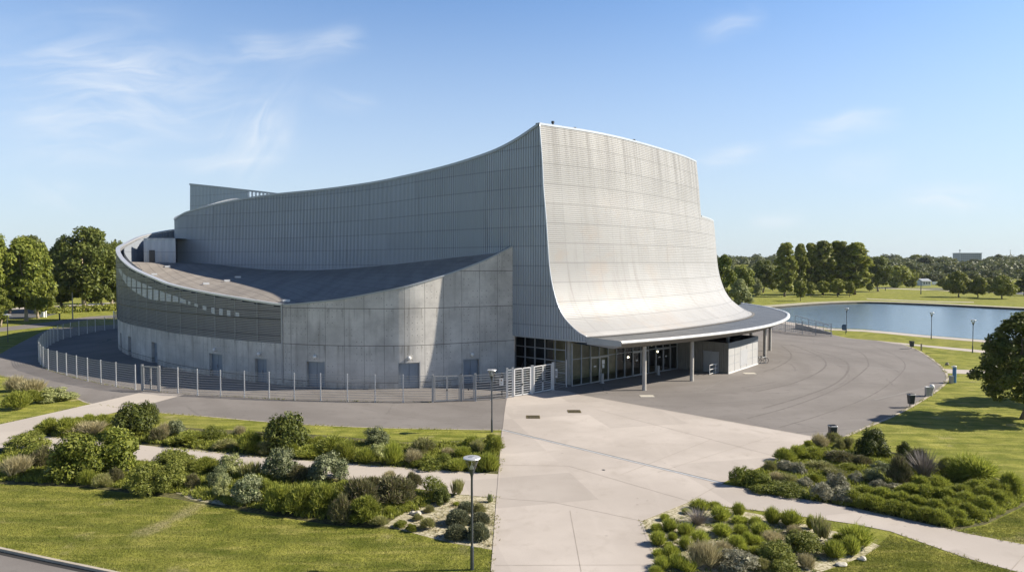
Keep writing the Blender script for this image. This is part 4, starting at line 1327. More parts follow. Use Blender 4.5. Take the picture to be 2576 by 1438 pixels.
b.poly([tuple(L0), tuple(L1), tuple(E0), tuple(E1), tuple(q3), (0, 84)], 4.41)
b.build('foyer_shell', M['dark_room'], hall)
for X, Y, dp in ((1580.5, 898, 72.5), (1654.5, 884, 75.5), (1640, 868, 78.5)):
    p = PD(X, Y, dp + 1.2); q = MB(); q.lathe([(0, .10), (.09, .06), (.1, 0), (.06, -.08), (0, -.1)], p, 10)
    lp = q.build('foyer_lamp', M['lit'], hall, smooth=True)
    r_ = MB(); r_.tube([(p[0], p[1], p[2] + .09), (p[0], p[1], 4.4)], .012, 5); r_.build('cord', M['dark_metal'], lp)

# ================================================================ kiosk under the canopy
K0, K1, K3 = np.array(G(1832, 940.5)), np.array(G(1906, 916)), np.array(G(1703, 926))
K2 = K1 + (K3 - K0)
kiosk = thing('kiosk', 'low grey metal box kiosk standing under the far half of the canopy', 'kiosk', (K0[0], K0[1], 0))
def kwall(P, Q, z0, z1, o=0):
    d = (Q - P) / np.linalg.norm(Q - P); n = np.array((d[1], -d[0])) * o; l = np.linalg.norm(Q - P)
    return [(P[0]+n[0], P[1]+n[1], z0), (Q[0]+n[0], Q[1]+n[1], z0), (Q[0]+n[0], Q[1]+n[1], z1), (P[0]+n[0], P[1]+n[1], z1)], [(0, z0), (l, z0), (l, z1), (0, z1)]
KH = 3.35
b = MB(); b.face(*kwall(K0, K1, .12, 2.72)); b.build('end_wall', plain('kiosk_panel', (.45, .44, .42), .55, .1, var=.08, scale=.8), kiosk)
b = MB(); b.face(*kwall(K0, K1, 2.72, KH, .03));  # canopy shadow along the wall top, put in as a dark band
for k in range(6):
    p = K0 + (K1 - K0) * k / 5; b.box((p[0], p[1], 3.03), (.05, .05, .64))
b.build('shadow_band', plain('shadow_band_paint', (.10, .115, .135), .5, .2, var=.1), kiosk)
b = MB(); dk = (K1 - K0); l = np.linalg.norm(dk); ak = math.atan2(dk[1], dk[0]); nk = np.array((dk[1], -dk[0])) / l
for k in range(6):
    p = K0 + dk * k / 5 + nk * .004; b.box((p[0], p[1], 1.42), (.03, .03, 2.6), ak)
for z in (1.0, 1.9):
    p = K0 + dk / 2 + nk*.004; b.box((p[0], p[1], z), (l, .02, .025), ak)
b.build('panel_joints', M['grey_trim'], kiosk)
b = MB(); p = K0 + dk * .5 + nk * .012; b.box((p[0], p[1], 1.35), (l * .24, .02, 1.7), ak); b.build('hatch', M['trim'], kiosk)
b = MB(); p = K0 + dk / 2 + nk*.02; b.box((p[0], p[1], .07), (l + .06, .08, .14), ak); b.build('plinth', M['white_trim'], kiosk)
b = MB(); n_ = 60; rows = [[], []]; df = (K3 - K0); nf = np.array((-df[1], df[0])) / np.linalg.norm(df)
for i in range(n_ + 1):
    p = K0 + df * i / n_ + nf * (.04 if i % 2 else 0)
    rows[0].append((p[0], p[1], 0)); rows[1].append((p[0], p[1], KH))
b.grid(rows, [[(i*.15, r[2]) for i, r in enumerate(rw)] for rw in rows]); b.build('ribbed_wall', plain('dark_ribbed_sheet', (.17, .165, .145), .55, .2, var=.2, scale=1), kiosk)
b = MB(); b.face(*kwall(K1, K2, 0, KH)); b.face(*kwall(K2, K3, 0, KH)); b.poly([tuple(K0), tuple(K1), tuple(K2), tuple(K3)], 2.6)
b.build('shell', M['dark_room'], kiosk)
af = math.atan2(df[1], df[0])
b = MB(); p = K0 + df * .32 + nf*.06; b.box((p[0], p[1], 1.15), (1.7, .05, 2.3), af); dd = b.build('roller_door', M['grey_trim'], kiosk)
b = MB(); p = K0 + df * .32 + nf*.10
for k in (-.9, 0, .9): b.box((p[0] + df[0]/np.linalg.norm(df)*k, p[1] + df[1]/np.linalg.norm(df)*k, 1.18), (.05, .05, 2.36), af)
b.build('frame', M['galv'], dd)
# ================================================================ fences and gates
FH = 2.3
def mesh_panel(b, P, Q, z0, z1, nh=11, wire=.027, vstep=.10, vw=.008):
    P, Q = np.array(P), np.array(Q); L = np.linalg.norm(Q - P)
    if L < .05: return
    ang = math.atan2(Q[1]-P[1], Q[0]-P[0]); m_ = (P + Q) / 2
    for k in range(nh):
        z = z0 + .06 + (z1 - z0 - .1) * k / (nh - 1)
        b.box((m_[0], m_[1], z), (L - .06, wire, wire), ang)
    n = int(L / vstep)
    for k in range(1, n):
        p = P + (Q - P) * k / n
        b.face([(p[0]-vw/2, p[1], z0+.05), (p[0]+vw/2, p[1], z0+.05), (p[0]+vw/2, p[1], z1), (p[0]-vw/2, p[1], z1)])
def post(p, h, parent, w=.075, m='post_galv'):
    b = MB(); b.box((p[0], p[1], h/2), (w, w, h), 0); b.box((p[0], p[1], h + .012), (w + .02, w + .02, .024)); b.box((p[0], p[1], .01), (.18, .18, .02))
    return b.build('post', M[m], parent)
def fence(label, pts, h=FH, posts=True, wpost=.075):
    t = thing('mesh_fence', label, 'fence', (pts[0][0], pts[0][1], 0))
    for p in pts: post(p, h + .06, t, wpost)
    for P, Q in zip(pts[:-1], pts[1:]):
        b = MB(); mesh_panel(b, P, Q, 0.04, h); b.build('mesh_panel', M['galv'], t)
    return t
# the curving stretch on the left, from the hidden back round to the small gate
lc = catmull([G(*p) for p in ((300, 827), (267, 830), (211, 840.6), (158, 853), (121, 872), (97.5, 905), (116, 928), (144, 937), (183, 948), (230, 960), (288, 971), (341, 979.5))], .2)
s_acc = 0; lp = [lc[0]]
for a, c in zip(lc[:-1], lc[1:]):
    s_acc += np.linalg.norm(c - a)
    if s_acc > 2.75: lp.append(c); s_acc = 0
lp[-1] = lc[-1]
fence('grey wire mesh fence curving round the left of the drum to the small gate', [tuple(p) for p in lp])
midp = [(401, 985), (448, 988), (497, 993.5), (555, 996), (615, 999), (677.4, 1002.6), (740.6, 1005.5), (806.7, 1006.8), (874, 1008.4), (943.7, 1010.7), (1014.3, 1011), (1088, 1011.7)]
fence('straight grey wire mesh fence before the concrete drum, between the two gates', [G(*p) for p in midp])
fence('short grey wire mesh fence behind the farther tall lamp post', [G(*p) for p in ((1197, 1008.2), (1236, 1005.5), (1274, 1001))])
# service screen at the far left end of the fence
a, c = G(287, 826), G(300, 824)
t = thing('slatted_screen_fence', 'dark slatted screen fence closing the far left end of the mesh fence', 'screen', (a[0], a[1], 0))
post(a, 3.2, t, .12)
b = MB()
for k in range(14): b.bar((a[0], a[1], .15 + k*.22), (c[0] + 3, c[1] + 1, .15 + k*.22), .12)
b.build('slats', M['grey_trim'], t)

def gate(name, label, P, Q, leaves, h, fw=.09, nh=10, m='galv', mesh=False):
    P, Q = np.array(P), np.array(Q); d = Q - P; L = np.linalg.norm(d); d /= L; ang = math.atan2(d[1], d[0])
    t = thing(name, label, 'gate', (P[0], P[1], 0))
    post(P, h + .12, t, .17, m); post(Q, h + .12, t, .17, m)
    W = (L - .3) / leaves
    for i in range(leaves):
        a_ = P + d * (.15 + W * i + .02); e_ = P + d * (.15 + W * (i + 1) - .02); mid = (a_ + e_) / 2
        b = MB(); l = np.linalg.norm(e_ - a_)
        for p in (a_, e_): b.box((p[0], p[1], h/2 + .05), (fw, .07, h - .1), ang)
        for z in (.12, h - .02): b.box((mid[0], mid[1], z), (l - fw, .06, fw), ang)
        lf = b.build('gate_leaf', M[m], t)
        b = MB()
        if mesh: mesh_panel(b, a_, e_, .15, h - .08)
        else:
            for k in range(nh):
                z = .12 + (h - .14) * (k + 1) / (nh + 1); b.box((mid[0], mid[1], z), (l - fw - .01, .032, .04), ang)
        b.build('bars', M[m], lf)
    p = P + d * (.15 + W * (leaves - .5 if leaves == 1 else leaves / 2))
    b = MB(); b.box((p[0], p[1] - .07, 1.05), (.10, .08, .16), ang); b.build('lock', M['dark_metal'], t)
    return t
gate('mesh_gate', 'small grey double gate in the fence where the pale path ends', G(358.5, 981), G(401, 985), 2, 2.3, .10, mesh=True)
gate('mesh_gate', 'wide grey double mesh gate in front of the concrete drum near the lamp', G(1089, 1011.5), G(1160, 1009), 2, 2.25, .08, mesh=True)
gate('mesh_gate', 'narrow grey single mesh gate just right of the wide mesh gate', G(1161, 1009), G(1196, 1008.2), 1, 2.25, .07, mesh=True)
ga, gb, gc_ = G(1276, 1000.5), G(1338, 991), G(1390, 981)
tg = gate('barred_gate', 'tall white barred double gate at the plaza corner, its left half sunlit', G(1290, 998.5), gb, 2, 2.5, .11, 10, 'gate_paint')
gate('barred_gate', 'tall white barred double gate in shade against the glass side wall', G(1340, 990.6), gc_, 2, 2.5, .10, 10, 'gate_paint')
t = thing('barred_fence', 'narrow white barred panel between the mesh fence and the white double gate', 'fence panel', (ga[0], ga[1], 0))
post(ga, 2.62, t, .17, 'gate_paint')
b = MB(); q = np.array(G(1288, 998.8)); P = np.array(ga)
for k in range(11):
    z = .12 + 2.36 * k / 10; b.bar((P[0], P[1], z), (q[0], q[1], z), .045)
b.build('bars', M['gate_paint'], t)
p0, p1 = G(1393, 980.5), G(1425, 972.6)
t = thing('mesh_fence', 'shaded mesh fence panel between the white gates and the glass corner', 'fence', (p0[0], p0[1], 0))
post(p0, 2.62, t); post(p1, 2.62, t)
b = MB(); mesh_panel(b, p0, p1, .05, 2.55); b.build('mesh_panel', M['galv'], t)
# signs on the gates
P = np.array(G(1262, 1002)); 
t = thing('notice_board', 'black notice board with white lines behind the mesh fence by the lamp', 'notice board', (P[0], P[1] + 1.2, 0))
x, y = P[0] - .25, P[1] + 1.2
b = MB(); b.tube([(x + .25, y, 0), (x + .25, y, 2.1)], .06, 8); b.build('post', M['dark_metal'], t)
b = MB(); b.box((x, y - .08, 1.55), (.85, .05, .85)); bd = b.build('board', M['dark_metal'], t)
for k, wd in enumerate((.62, .5, .58, .4, .55)):
    b = MB(); b.box((x - .33 + wd/2, y - .115, 1.86 - k*.155), (wd, .012, .035 if k else .06)); b.build('text_line', M['white_paint'], bd)
x, y = P[0] - .02, P[1] - .10
t = thing('gate_sign', 'small white portrait sign with brown mark hanging on the fence by the gate', 'sign', (x, y, 1.2))
b = MB(); b.box((x, y, 1.48), (.34, .02, .62)); pl_ = b.build('plate', M['white_paint'], t)
b = MB(); b.box((x, y - .014, 1.62), (.16, .01, .10)); b.box((x, y - .014, 1.70), (.05, .01, .08)); b.build('emblem', plain('brown_ink', (.25, .13, .07), .6), pl_)
b = MB()
for k in range(3): b.box((x, y - .014, 1.45 - k*.07), (.2 - k*.04, .01, .02))
b.build('text_line', M['dark_metal'], pl_)
x, y = (np.array(p0) + (np.array(p1) - np.array(p0)) * .18)
t = thing('gate_sign', 'grey portrait sign on the shaded mesh panel beside the glass corner', 'sign', (x, y, 1))
b = MB(); b.box((x, y - .05, 1.55), (.30, .02, .85), -.3); pl_ = b.build('plate', M['grey_trim'], t)
b = MB(); b.box((x, y - .066, 1.88), (.22, .01, .12), -.3); b.box((x, y - .066, 1.24), (.16, .01, .10), -.3); b.build('text_line', M['white_paint'], pl_)

# railings by the lake
ra = [G(1944, 829), G(1975, 834.5), G(2018, 840.5), G(2052, 843.5), G(2090.6, 846.5)]
def zt(X, Y, p): return PD(X, Y, p[1])[2]
t = thing('ramp_railing', 'long grey wire railing beside the lake beyond the canopy columns', 'railing', (ra[0][0], ra[0][1], 0))
tops = [2.1] * 5
for p in ra: post(p, 2.15, t, .09, 'grey_trim')
for P, Q in zip(ra[:-1], ra[1:]):
    b = MB(); mesh_panel(b, P, Q, .1, 2.1, 9, .05, .5, .03); b.build('mesh_panel', M['grey_trim'], t)
t = thing('ramp_wall', 'low grey ramp wall with sloping handrail behind the lakeside railing', 'ramp', (*G(2040, 838), 0))
a, c = np.array(G(2000, 826)), np.array(G(2090, 841))
b = MB(); n = 12
b.face([(*a, 0), (*c, 0), (*c, .35), (*a, .95)]); d = (c - a) / np.linalg.norm(c - a); nn = np.array((-d[1], d[0])) * .25
b.face([(*(a+nn), 0), (*(c+nn), 0), (*(c+nn), .35), (*(a+nn), .95)][::-1]); b.face([(*a, .95), (*c, .35), (*(c+nn), .35), (*(a+nn), .95)]); b.face([(*c, 0), (*(c+nn), 0), (*(c+nn), .35), (*c, .35)])
b.build('wall', M['concrete_plain'], t)
b = MB(); b.bar((a[0], a[1], 2.4), (c[0], c[1], 1.5), .08); b.build('handrail', M['galv'], t)
for k in np.linspace(0, 1, 6):
    p = a + (c - a) * k; b = MB(); b.bar((p[0], p[1], .95 - .6*k), (p[0], p[1], 2.4 - .9*k), .06); b.build('baluster', M['galv'], t)
# white hand rail by the kiosk
P, Q = np.array(G(1785, 943)), np.array(G(1812, 936))
t = thing('hand_rail', 'short white tubular handrail standing before the kiosk wall', 'railing', (P[0], P[1], 0))
for k in (0, .55, 1.0):
    p = P + (Q - P) * k; b = MB(); b.tube([(p[0], p[1], 0), (p[0], p[1], 1.05)], .035, 8); b.build('post', M['white_paint'], t)
for z in (.12, .58, 1.05):
    b = MB(); b.tube([(P[0], P[1], z), (Q[0], Q[1], z)], .035, 8); b.build('rail', M['white_paint'], t)
# ================================================================ lamps
def lamp_post(x, y, label, H=4.44, full=True):
    t = thing('lamp_post', label, 'lamp post', (x, y, 0), 'cone headed lamp posts')
    b = MB(); b.lathe([(0, 0), (.075, 0), (.07, .9), (.048, .95), (.043, H - .85), (.05, H - .75), (.125, H - .48), (0, H - .48)], (x, y, 0), 16); b.build('pole', M['pole_dark'], t, smooth=False)
    b = MB(); b.lathe([(.125, H - .48), (.285, H - .06)], (x, y, 0), 24); b.build('glass_cone', M['lamp_glass'], t, smooth=True)
    b = MB(); b.lathe([(0, H - .06), (.33, H - .055), (.345, H - .03), (.33, H - .005), (.10, H + .012), (0, H + .014)], (x, y, 0), 28); cp_ = b.build('lamp_cap', M['trim'], t)
    b = MB(); b.lathe([(0, H + .02), (.12, H + .019), (.125, H + .010)], (x - .02, y, 0), 16); b.build('sensor_plate', M['grey_trim'], cp_)
    b = MB(); b.lathe([(.018, H - .48), (.018, H - .06)], (x, y, 0), 8); b.lathe([(0, H - .30), (.05, H - .33), (.10, H - .46), (0, H - .47)], (x, y, 0), 14); b.build('lamp_core', M['white_paint'], t)
    return t
NL = G(1187.5, 1432)
lamp_post(*NL, 'near tall lamp post with glass cone head on the lawn by the plaza edge')
lamp_post(*G(1237.5, 1086), 'lamp post with glass cone head at the asphalt corner before the mesh fence')
lamp_post(*G(2129, 836), 'lakeside lamp post beside the blue rounded sign, nearest the railing', 4.2)
lamp_post(*G(2342.5, 852.5), 'lakeside lamp post on the grass before the middle of the pond', 4.2)
lamp_post(*G(2446.5, 887), 'lakeside lamp post between the two pale paths, right of the pond lamp', 4.4)
x, y = G(20, 861)
t = thing('lamp_post', 'dark lamp post with flat head standing on the far left lawn', 'lamp post', (x, y, 0))
b = MB(); b.tube([(x, y, 0), (x, y, 4.1)], .06, 8); b.build('pole', M['pole_dark'], t)
b = MB(); b.lathe([(0, 4.05), (.5, 4.12), (.52, 4.2), (0, 4.3)], (x, y, 0), 16); b.build('lamp_cap', M['trim'], t)
x, y = G(183, 803)
t = thing('pole', 'tall slim weathered pole before the dark trees on the left', 'pole', (x, y, 0))
b = MB(); b.tube([(x, y, 0), (x, y, 5.6)], [.13, .09], 8); b.build('shaft', M['pole_tan'], t)
b = MB(); b.tube([(x, y, 5.6), (x, y, 5.75)], .12, 8); b.build('cap', M['dark_metal'], t)
for X, Y0, Y1, lab in ((2316.5, 740, 709, 'dark lamp pole alone on the far lawn beyond the pond'), (2227, 731, 722.5, 'short dark pole at the end of the far road before the trees')):
    x, y = G(X, Y0); h = (Y0 - Y1) * mpp(y)
    t = thing('pole', lab, 'pole', (x, y, 0))
    b = MB(); b.tube([(x, y, 0), (x, y, h)], [.16, .12], 6); b.build('shaft', M['pole_dark'], t)
    b = MB(); b.box((x + .3, y, h), (1.0, .25, .12)); b.build('lamp_head', M['pole_dark'], t)

# ================================================================ bins, bollards and other small things on the right
def litter_bin(X, Yb, hpx, wpx, label, lid='galv'):
    x, y = G(X, Yb); k = mpp(y); H = hpx * k; W = wpx * k
    t = thing('litter_bin', label, 'litter bin', (x, y, 0), 'dark litter bins on posts')
    b = MB(); b.tube([(x, y + W*.3, 0), (x, y + W*.3, H)], .035, 8); b.build('post', M['dark_metal'], t)
    zb = H * .28
    b = MB(); rows = []
    for z, s, bev in ((zb, .36, .1), (zb + .03, .40, .1), (H - .06, .5, .1), (H - .03, .53, .1)):
        r = W * s; rows.append([(x + r*cx_, y + r*cy_, z) for cx_, cy_ in ((-1, -.8), (-.8, -1), (.8, -1), (1, -.8), (1, .8), (.8, 1), (-.8, 1), (-1, .8))])
    b.grid(rows, close=True); b.f.append(tuple(range(7, -1, -1))); b.uv.append([(0, 0)] * 8)
    bo = b.build('body', M['bin'], t)
    b = MB(); r = W * .53; b.grid([[(x + r*cx_*f, y + r*cy_*f, H + dz) for cx_, cy_ in ((-1, -.8), (-.8, -1), (.8, -1), (1, -.8), (1, .8), (.8, 1), (-.8, 1), (-1, .8))] for f, dz in ((1.03, -.05), (1.05, .0), (.9, .05))], close=True)
    b.build('rim', M[lid], bo)
    return t
litter_bin(2291.5, 1024.5, 33.5, 15, 'dark litter bin on a thin post at the forecourt edge, largest of its kind')
litter_bin(2293.5, 877, 19, 9, 'dark litter bin beside the pale lawn path near the pond', 'dark_metal')
litter_bin(2094, 1112, 42, 18, 'dark litter bin half hidden in the shrubs at the plaza corner')
x, y = G(2332, 997); k = mpp(y)
t = thing('service_post', 'short pale square post at the forecourt edge beside the grey bin', 'post', (x, y, 0))
b = MB(); b.box((x, y, .42), (.27, .30, .84)); b.build('body', M['galv'], t)
b = MB(); b.box((x, y, .865), (.31, .34, .05)); b.build('cap', M['white_paint'], t)
x, y = G(2342.5, 995)
t = thing('tapered_bin', 'grey tapered bin with white domed top beside the pale square post', 'bin', (x, y, 0))
b = MB(); b.lathe([(0, 0), (.12, 0), (.12, .12), (.08, .14), (.15, .45), (.21, .72), (.20, .74), (0, .74)], (x, y, 0), 18); b.build('body', plain('mottled_grey', (.33, .34, .35), .6, var=.35, scale=14), t)
b = MB(); b.lathe([(.21, .74), (.22, .78), (.2, .92), (.13, 1.02), (0, 1.05)], (x + .05, y, 0), 18); b.build('lid', M['white_paint'], t, smooth=True)
x, y = G(2400.5, 962)
t = thing('blue_pillar', 'tall blue round pillar with white cap on the lawn edge', 'pillar', (x, y, 0))
b = MB(); b.lathe([(.16, 0), (.17, .05), (.17, 1.55)], (x, y, 0), 18); b.build('shaft', M['blue'], t, smooth=True)
b = MB(); b.lathe([(.17, 1.55), (.19, 1.57), (.19, 1.66), (.14, 1.7), (0, 1.71)], (x, y, 0), 18); b.box((x - .2, y, 1.61), (.16, .2, .08)); b.build('cap', M['white_paint'], t)
x, y = G(2393, 963.5)
t = thing('service_box', 'small grey square box standing against the blue pillar', 'box', (x, y, 0))
b = MB(); b.box((x, y, .36), (.30, .3, .72)); b.build('body', M['galv'], t)
b = MB(); b.box((x, y, .74), (.34, .34, .04)); b.build('cap', M['grey_trim'], t)
x, y = G(2317.5, 881.5)
t = thing('bollard', 'thin pale wooden bollard on the grass below the lawn path', 'bollard', (x, y, 0))
b = MB(); b.box((x, y, .45), (.14, .14, .9)); b.build('shaft', M['bark_pale'], t)
b = MB(); b.box((x, y, .92), (.16, .16, .06)); b.build('cap', M['bark_pale'], t)
x, y = G(2123, 840); 
t = thing('information_sign', 'deep blue rounded sign on a thin post beside the lakeside lamp', 'sign', (x, y, 0))
b = MB(); b.tube([(x + .25, y, 0), (x + .25, y, 1.0)], .03, 6); b.build('post', M['dark_metal'], t)
b = MB(); pr = []
for k_ in range(20):
    a_ = 2*PI*k_/20; pr.append((x + .36*math.copysign(abs(math.cos(a_))**.6, math.cos(a_)), 1.15 + .5*math.copysign(abs(math.sin(a_))**.6, math.sin(a_))))
b.face([(px_, y - .08, pz_) for px_, pz_ in pr]); b.face([(px_, y + .08, pz_) for px_, pz_ in pr][::-1])
b.grid([[(px_, y - .08, pz_) for px_, pz_ in pr], [(px_, y + .08, pz_) for px_, pz_ in pr]], close=True, flip=True); b.build('panel', M['deep_blue'], t)
def boulder(X, Y, w_, h_, label):
    x, y = G(X, Y); bm = bmesh.new(); bmesh.ops.create_icosphere(bm, subdivisions=3, radius=1)
    r_ = np.random.default_rng(int(X))
    for v in bm.verts:
        n = math.sin(v.co.x*3 + X) * .12 + math.sin(v.co.y*4.3 + v.co.z*2) * .10
        v.co *= 1 + n; v.co.x *= w_/2; v.co.y *= w_/2.3; v.co.z = max(v.co.z * h_ * .7, -.02) + h_ * .25
    me = bpy.data.meshes.new('boulder'); bm.to_mesh(me); bm.free(); me.materials.append(M['stone'])
    o = bpy.data.objects.new('boulder', me); o.location = (x, y, 0); col.objects.link(o); tag(o, label, 'boulder')
boulder(2382.5, 919, .5, .36, 'small rounded boulder on the grass behind the blue pillar')
# bins and post by the entrance doors
for X, Y, h, lab in ((1515, 963, .95, 'grey cylinder bin against the entrance glazing, left of the front column'), (1655.5, 942, .95, 'pale cylinder bin between the entrance doors, right of the front column')):
    x, y = G(X, Y)
    t = thing('cylinder_bin', lab, 'bin', (x, y, 0), 'cylinder bins by the entrance')
    b = MB(); b.lathe([(0, .0), (.26, .0), (.26, .04), (.16, .05), (.16, h), (.12, h + .03), (0, h + .03)], (x, y, 0), 18); b.build('body', M['galv'], t)
    b = MB(); b.lathe([(.165, h - .12), (.175, h - .12), (.175, h - .02), (.165, h - .02)], (x, y, 0), 18); b.build('band', M['grey_trim'], t)
# bicycle leaning on the far column
x, y = G(1918, 914)
t = thing('bicycle', 'dark bicycle leaning in a hoop stand at the foot of a canopy column', 'bicycle', (x, y, 0))
ax = Vector((.93, .30, 0)).normalized()
def bp(u, z): return (x + ax.x*u, y + ax.y*u, z)
for u in (-.52, .52):
    b = MB(); b.tube([bp(u + .33*math.cos(a_), .34 + .33*math.sin(a_)) for a_ in np.linspace(0, 2*PI, 25)], .028, 6); wh = b.build('wheel', M['rubber'], t)
    b = MB()
    for a_ in np.linspace(0, PI, 7)[:-1]: b.tube([bp(u + .31*math.cos(a_), .34 + .31*math.sin(a_)), bp(u - .31*math.cos(a_), .34 - .31*math.sin(a_))], .006, 4)
    b.build('spokes', M['galv'], wh)
b = MB()
for p, q in (((-.52, .34), (-.08, .32)), ((-.52, .34), (-.2, .78)), ((-.2, .78), (-.08, .32)), ((-.08, .32), (.36, .74)), ((-.2, .78), (.36, .82)), ((.36, .74), (.36, .95)), ((.36, .74), (.52, .34))): b.tube([bp(*p), bp(*q)], .022, 6)
b.build('frame', M['dark_metal'], t)
b = MB(); b.tube([bp(-.36, .86), bp(-.1, .88)], .05, 6); b.build('saddle', M['rubber'], t)
b = MB(); b.tube([(bp(.36, .97)[0] - .1, bp(.36, .97)[1] + .26, .99), bp(.36, .97), (bp(.36, .97)[0] + .1, bp(.36, .97)[1] - .26, .99)], .018, 6); b.build('handlebar', M['dark_metal'], t)
t = thing('hoop_stand', 'low metal hoop stand holding the dark bicycle by the column', 'bicycle stand', (x, y + .25, 0))
b = MB(); b.tube([bp(-.55, 0), bp(-.55, .6), bp(-.45, .72), bp(.45, .72), bp(.55, .6), bp(.55, 0)], .03, 6); b.v = [(vx, vy + .2, vz) for vx, vy, vz in b.v]; b.build('hoop', M['grey_trim'], t)
b = MB(); b.bar((bp(-.6, .02)[0], bp(-.6, .02)[1] + .2, .03), (bp(.6, .02)[0], bp(.6, .02)[1] + .2, .03), .06); b.build('foot', M['grey_trim'], t)
# left: small white bollards and marker by the park road
for X, Y, h, w_, lab in ((109, 797, 1.0, .5, 'short white service cabinet beside the trunks on the left lawn'), (115.5, 798, 1.35, .2, 'slim white marker post beside the short white cabinet'), (150, 805, 1.3, .2, 'dark marker post at the park road edge on the left')):
    x, y = G(X, Y); b = MB(); b.box((x, y, h/2), (w_, w_, h)); b.box((x, y, h + .04), (w_ + .08, w_ + .08, .08))
    o = b.build('marker_post', M['dark_metal' if X == 150 else 'white_paint'], None); tag(o, lab, 'post')

# ================================================================ far buildings
d = 900; a, c = PD(2414, 637, d), PD(2470, 635.5, d)
zt_, z0 = a[2], 7.0
t = thing('tower_block', 'long grey office block rising above the wooded hill on the horizon', 'office block', ((a[0] + c[0])/2, d, z0))
b = MB(); b.box(((a[0]+c[0])/2, d + 7, (zt_+z0)/2), (c[0]-a[0], 14, zt_-z0)); b.build('wall', M['far_wall'], t)
b = MB(); b.box(((a[0]+c[0])/2, d + 7, zt_ + .3), (c[0]-a[0] + .8, 14.8, .6)); b.build('roof', M['grey_trim'], t)
for r_ in range(4):
    for k in range(10):
        b = MB(); wx = a[0] + 1.4 + (c[0]-a[0]-2.8) * (k + .5) / 10; b.box((wx, d - .05, zt_ - 1.9 - r_*2.6), ((c[0]-a[0]) * .068, .1, 1.3)); b.build('window', M['far_glass'], t)
p = PD(2418.5, 637, d); b = MB(); b.tube([(p[0], d + 3, zt_), (p[0], d + 3, zt_ + 3.2)], .35, 6); b.lathe([(0, 3), (.9, 3.4), (.95, 4.6), (0, 5.1)], (p[0], d + 3, zt_), 10); b.build('roof_mast', M['far_wall'], t)
p = PD(2362.8, 651.5, 700); b = MB(); b.tube([(p[0], 700, 6), (p[0], 700, p[2])], [1.5, 1.2], 10); b.tube([(p[0], 700, p[2]), (p[0], 700, p[2] + .5)], 1.5, 10)
o = b.build('chimney', M['far_wall']); tag(o, 'stout dark chimney poking above the far hill trees left of the block', 'chimney')
p = PD(2542, 627.5, 880); b = MB()
t = thing('radio_mast', 'thin striped radio mast on the horizon right of the block', 'mast', (p[0], 880, 8))
for k in range(6):
    z0_, z1_ = 8 + (p[2]-8)*k/6, 8 + (p[2]-8)*(k+1)/6; b = MB(); b.tube([(p[0], 880, z0_), (p[0], 880, z1_)], .32, 6); b.build('mast_section', M['white_paint' if k % 2 else 'pole_tan'], t)
x, y = G(2331, 719); y0 = y
t = thing('white_house', 'small white house among the trees beyond the far road', 'house', (x, y, 0))
b = MB(); b.box((x, y + 3, 1.3), (4.4, 6, 2.6)); b.build('wall', M['render_white'], t)
b = MB(); b.face([(x-2.5, y-.4, 2.5), (x+2.5, y-.4, 2.5), (x+2.5, y+3, 3.7), (x-2.5, y+3, 3.7)]); b.face([(x+2.5, y+6.4, 2.5), (x-2.5, y+6.4, 2.5), (x-2.5, y+3, 3.7), (x+2.5, y+3, 3.7)])
for sx in (-2.2, 2.2): b.face([(x+sx, y, 2.5), (x+sx, y+6, 2.5), (x+sx, y+3, 3.6)])
b.build('roof', M['far_wall'], t)
for k in (-1.3, 0, 1.3):
    b = MB(); b.box((x + k, y - .03, 1.5), (.7, .08, 1.1)); b.build('window', M['far_glass'], t)
def van(X, Y, label, L=4.6):
    x, y = G(X, Y)
    t = thing('parked_van', label, 'van', (x, y, 0))
    prof_ = [(-L/2, .35), (L/2, .35), (L/2, .95), (L/2 - .35, 1.05), (L/2 - .95, 1.85), (-L/2 + .1, 1.95), (-L/2, 1.7)]
    b = MB(); b.face([(x + u, y - .9, z) for u, z in prof_]); b.face([(x + u, y + .9, z) for u, z in prof_][::-1])
    b.grid([[(x + u, y - .9, z) for u, z in prof_], [(x + u, y + .9, z) for u, z in prof_]], close=True, flip=True); b.build('body', M['white_paint'], t)
    b = MB(); b.face([(x + L/2 - 1.75, y - .915, 1.15), (x + L/2 - .55, y - .915, 1.15), (x + L/2 - 1.0, y - .915, 1.75), (x + L/2 - 1.75, y - .915, 1.75)]); b.build('window', M['far_glass'], t)
    for u in (-L/2 + .9, L/2 - .9):
        b = MB(); b.tube([(x + u, y - .95, .34), (x + u, y - .7, .34)], .34, 14); b.build('wheel', M['rubber'], t)
van(1948, 728, 'white van parked in the shade under the dark trees beyond the pond')
van(2359, 717.5, 'white van on the far road beneath the hillside trees', 5.2)
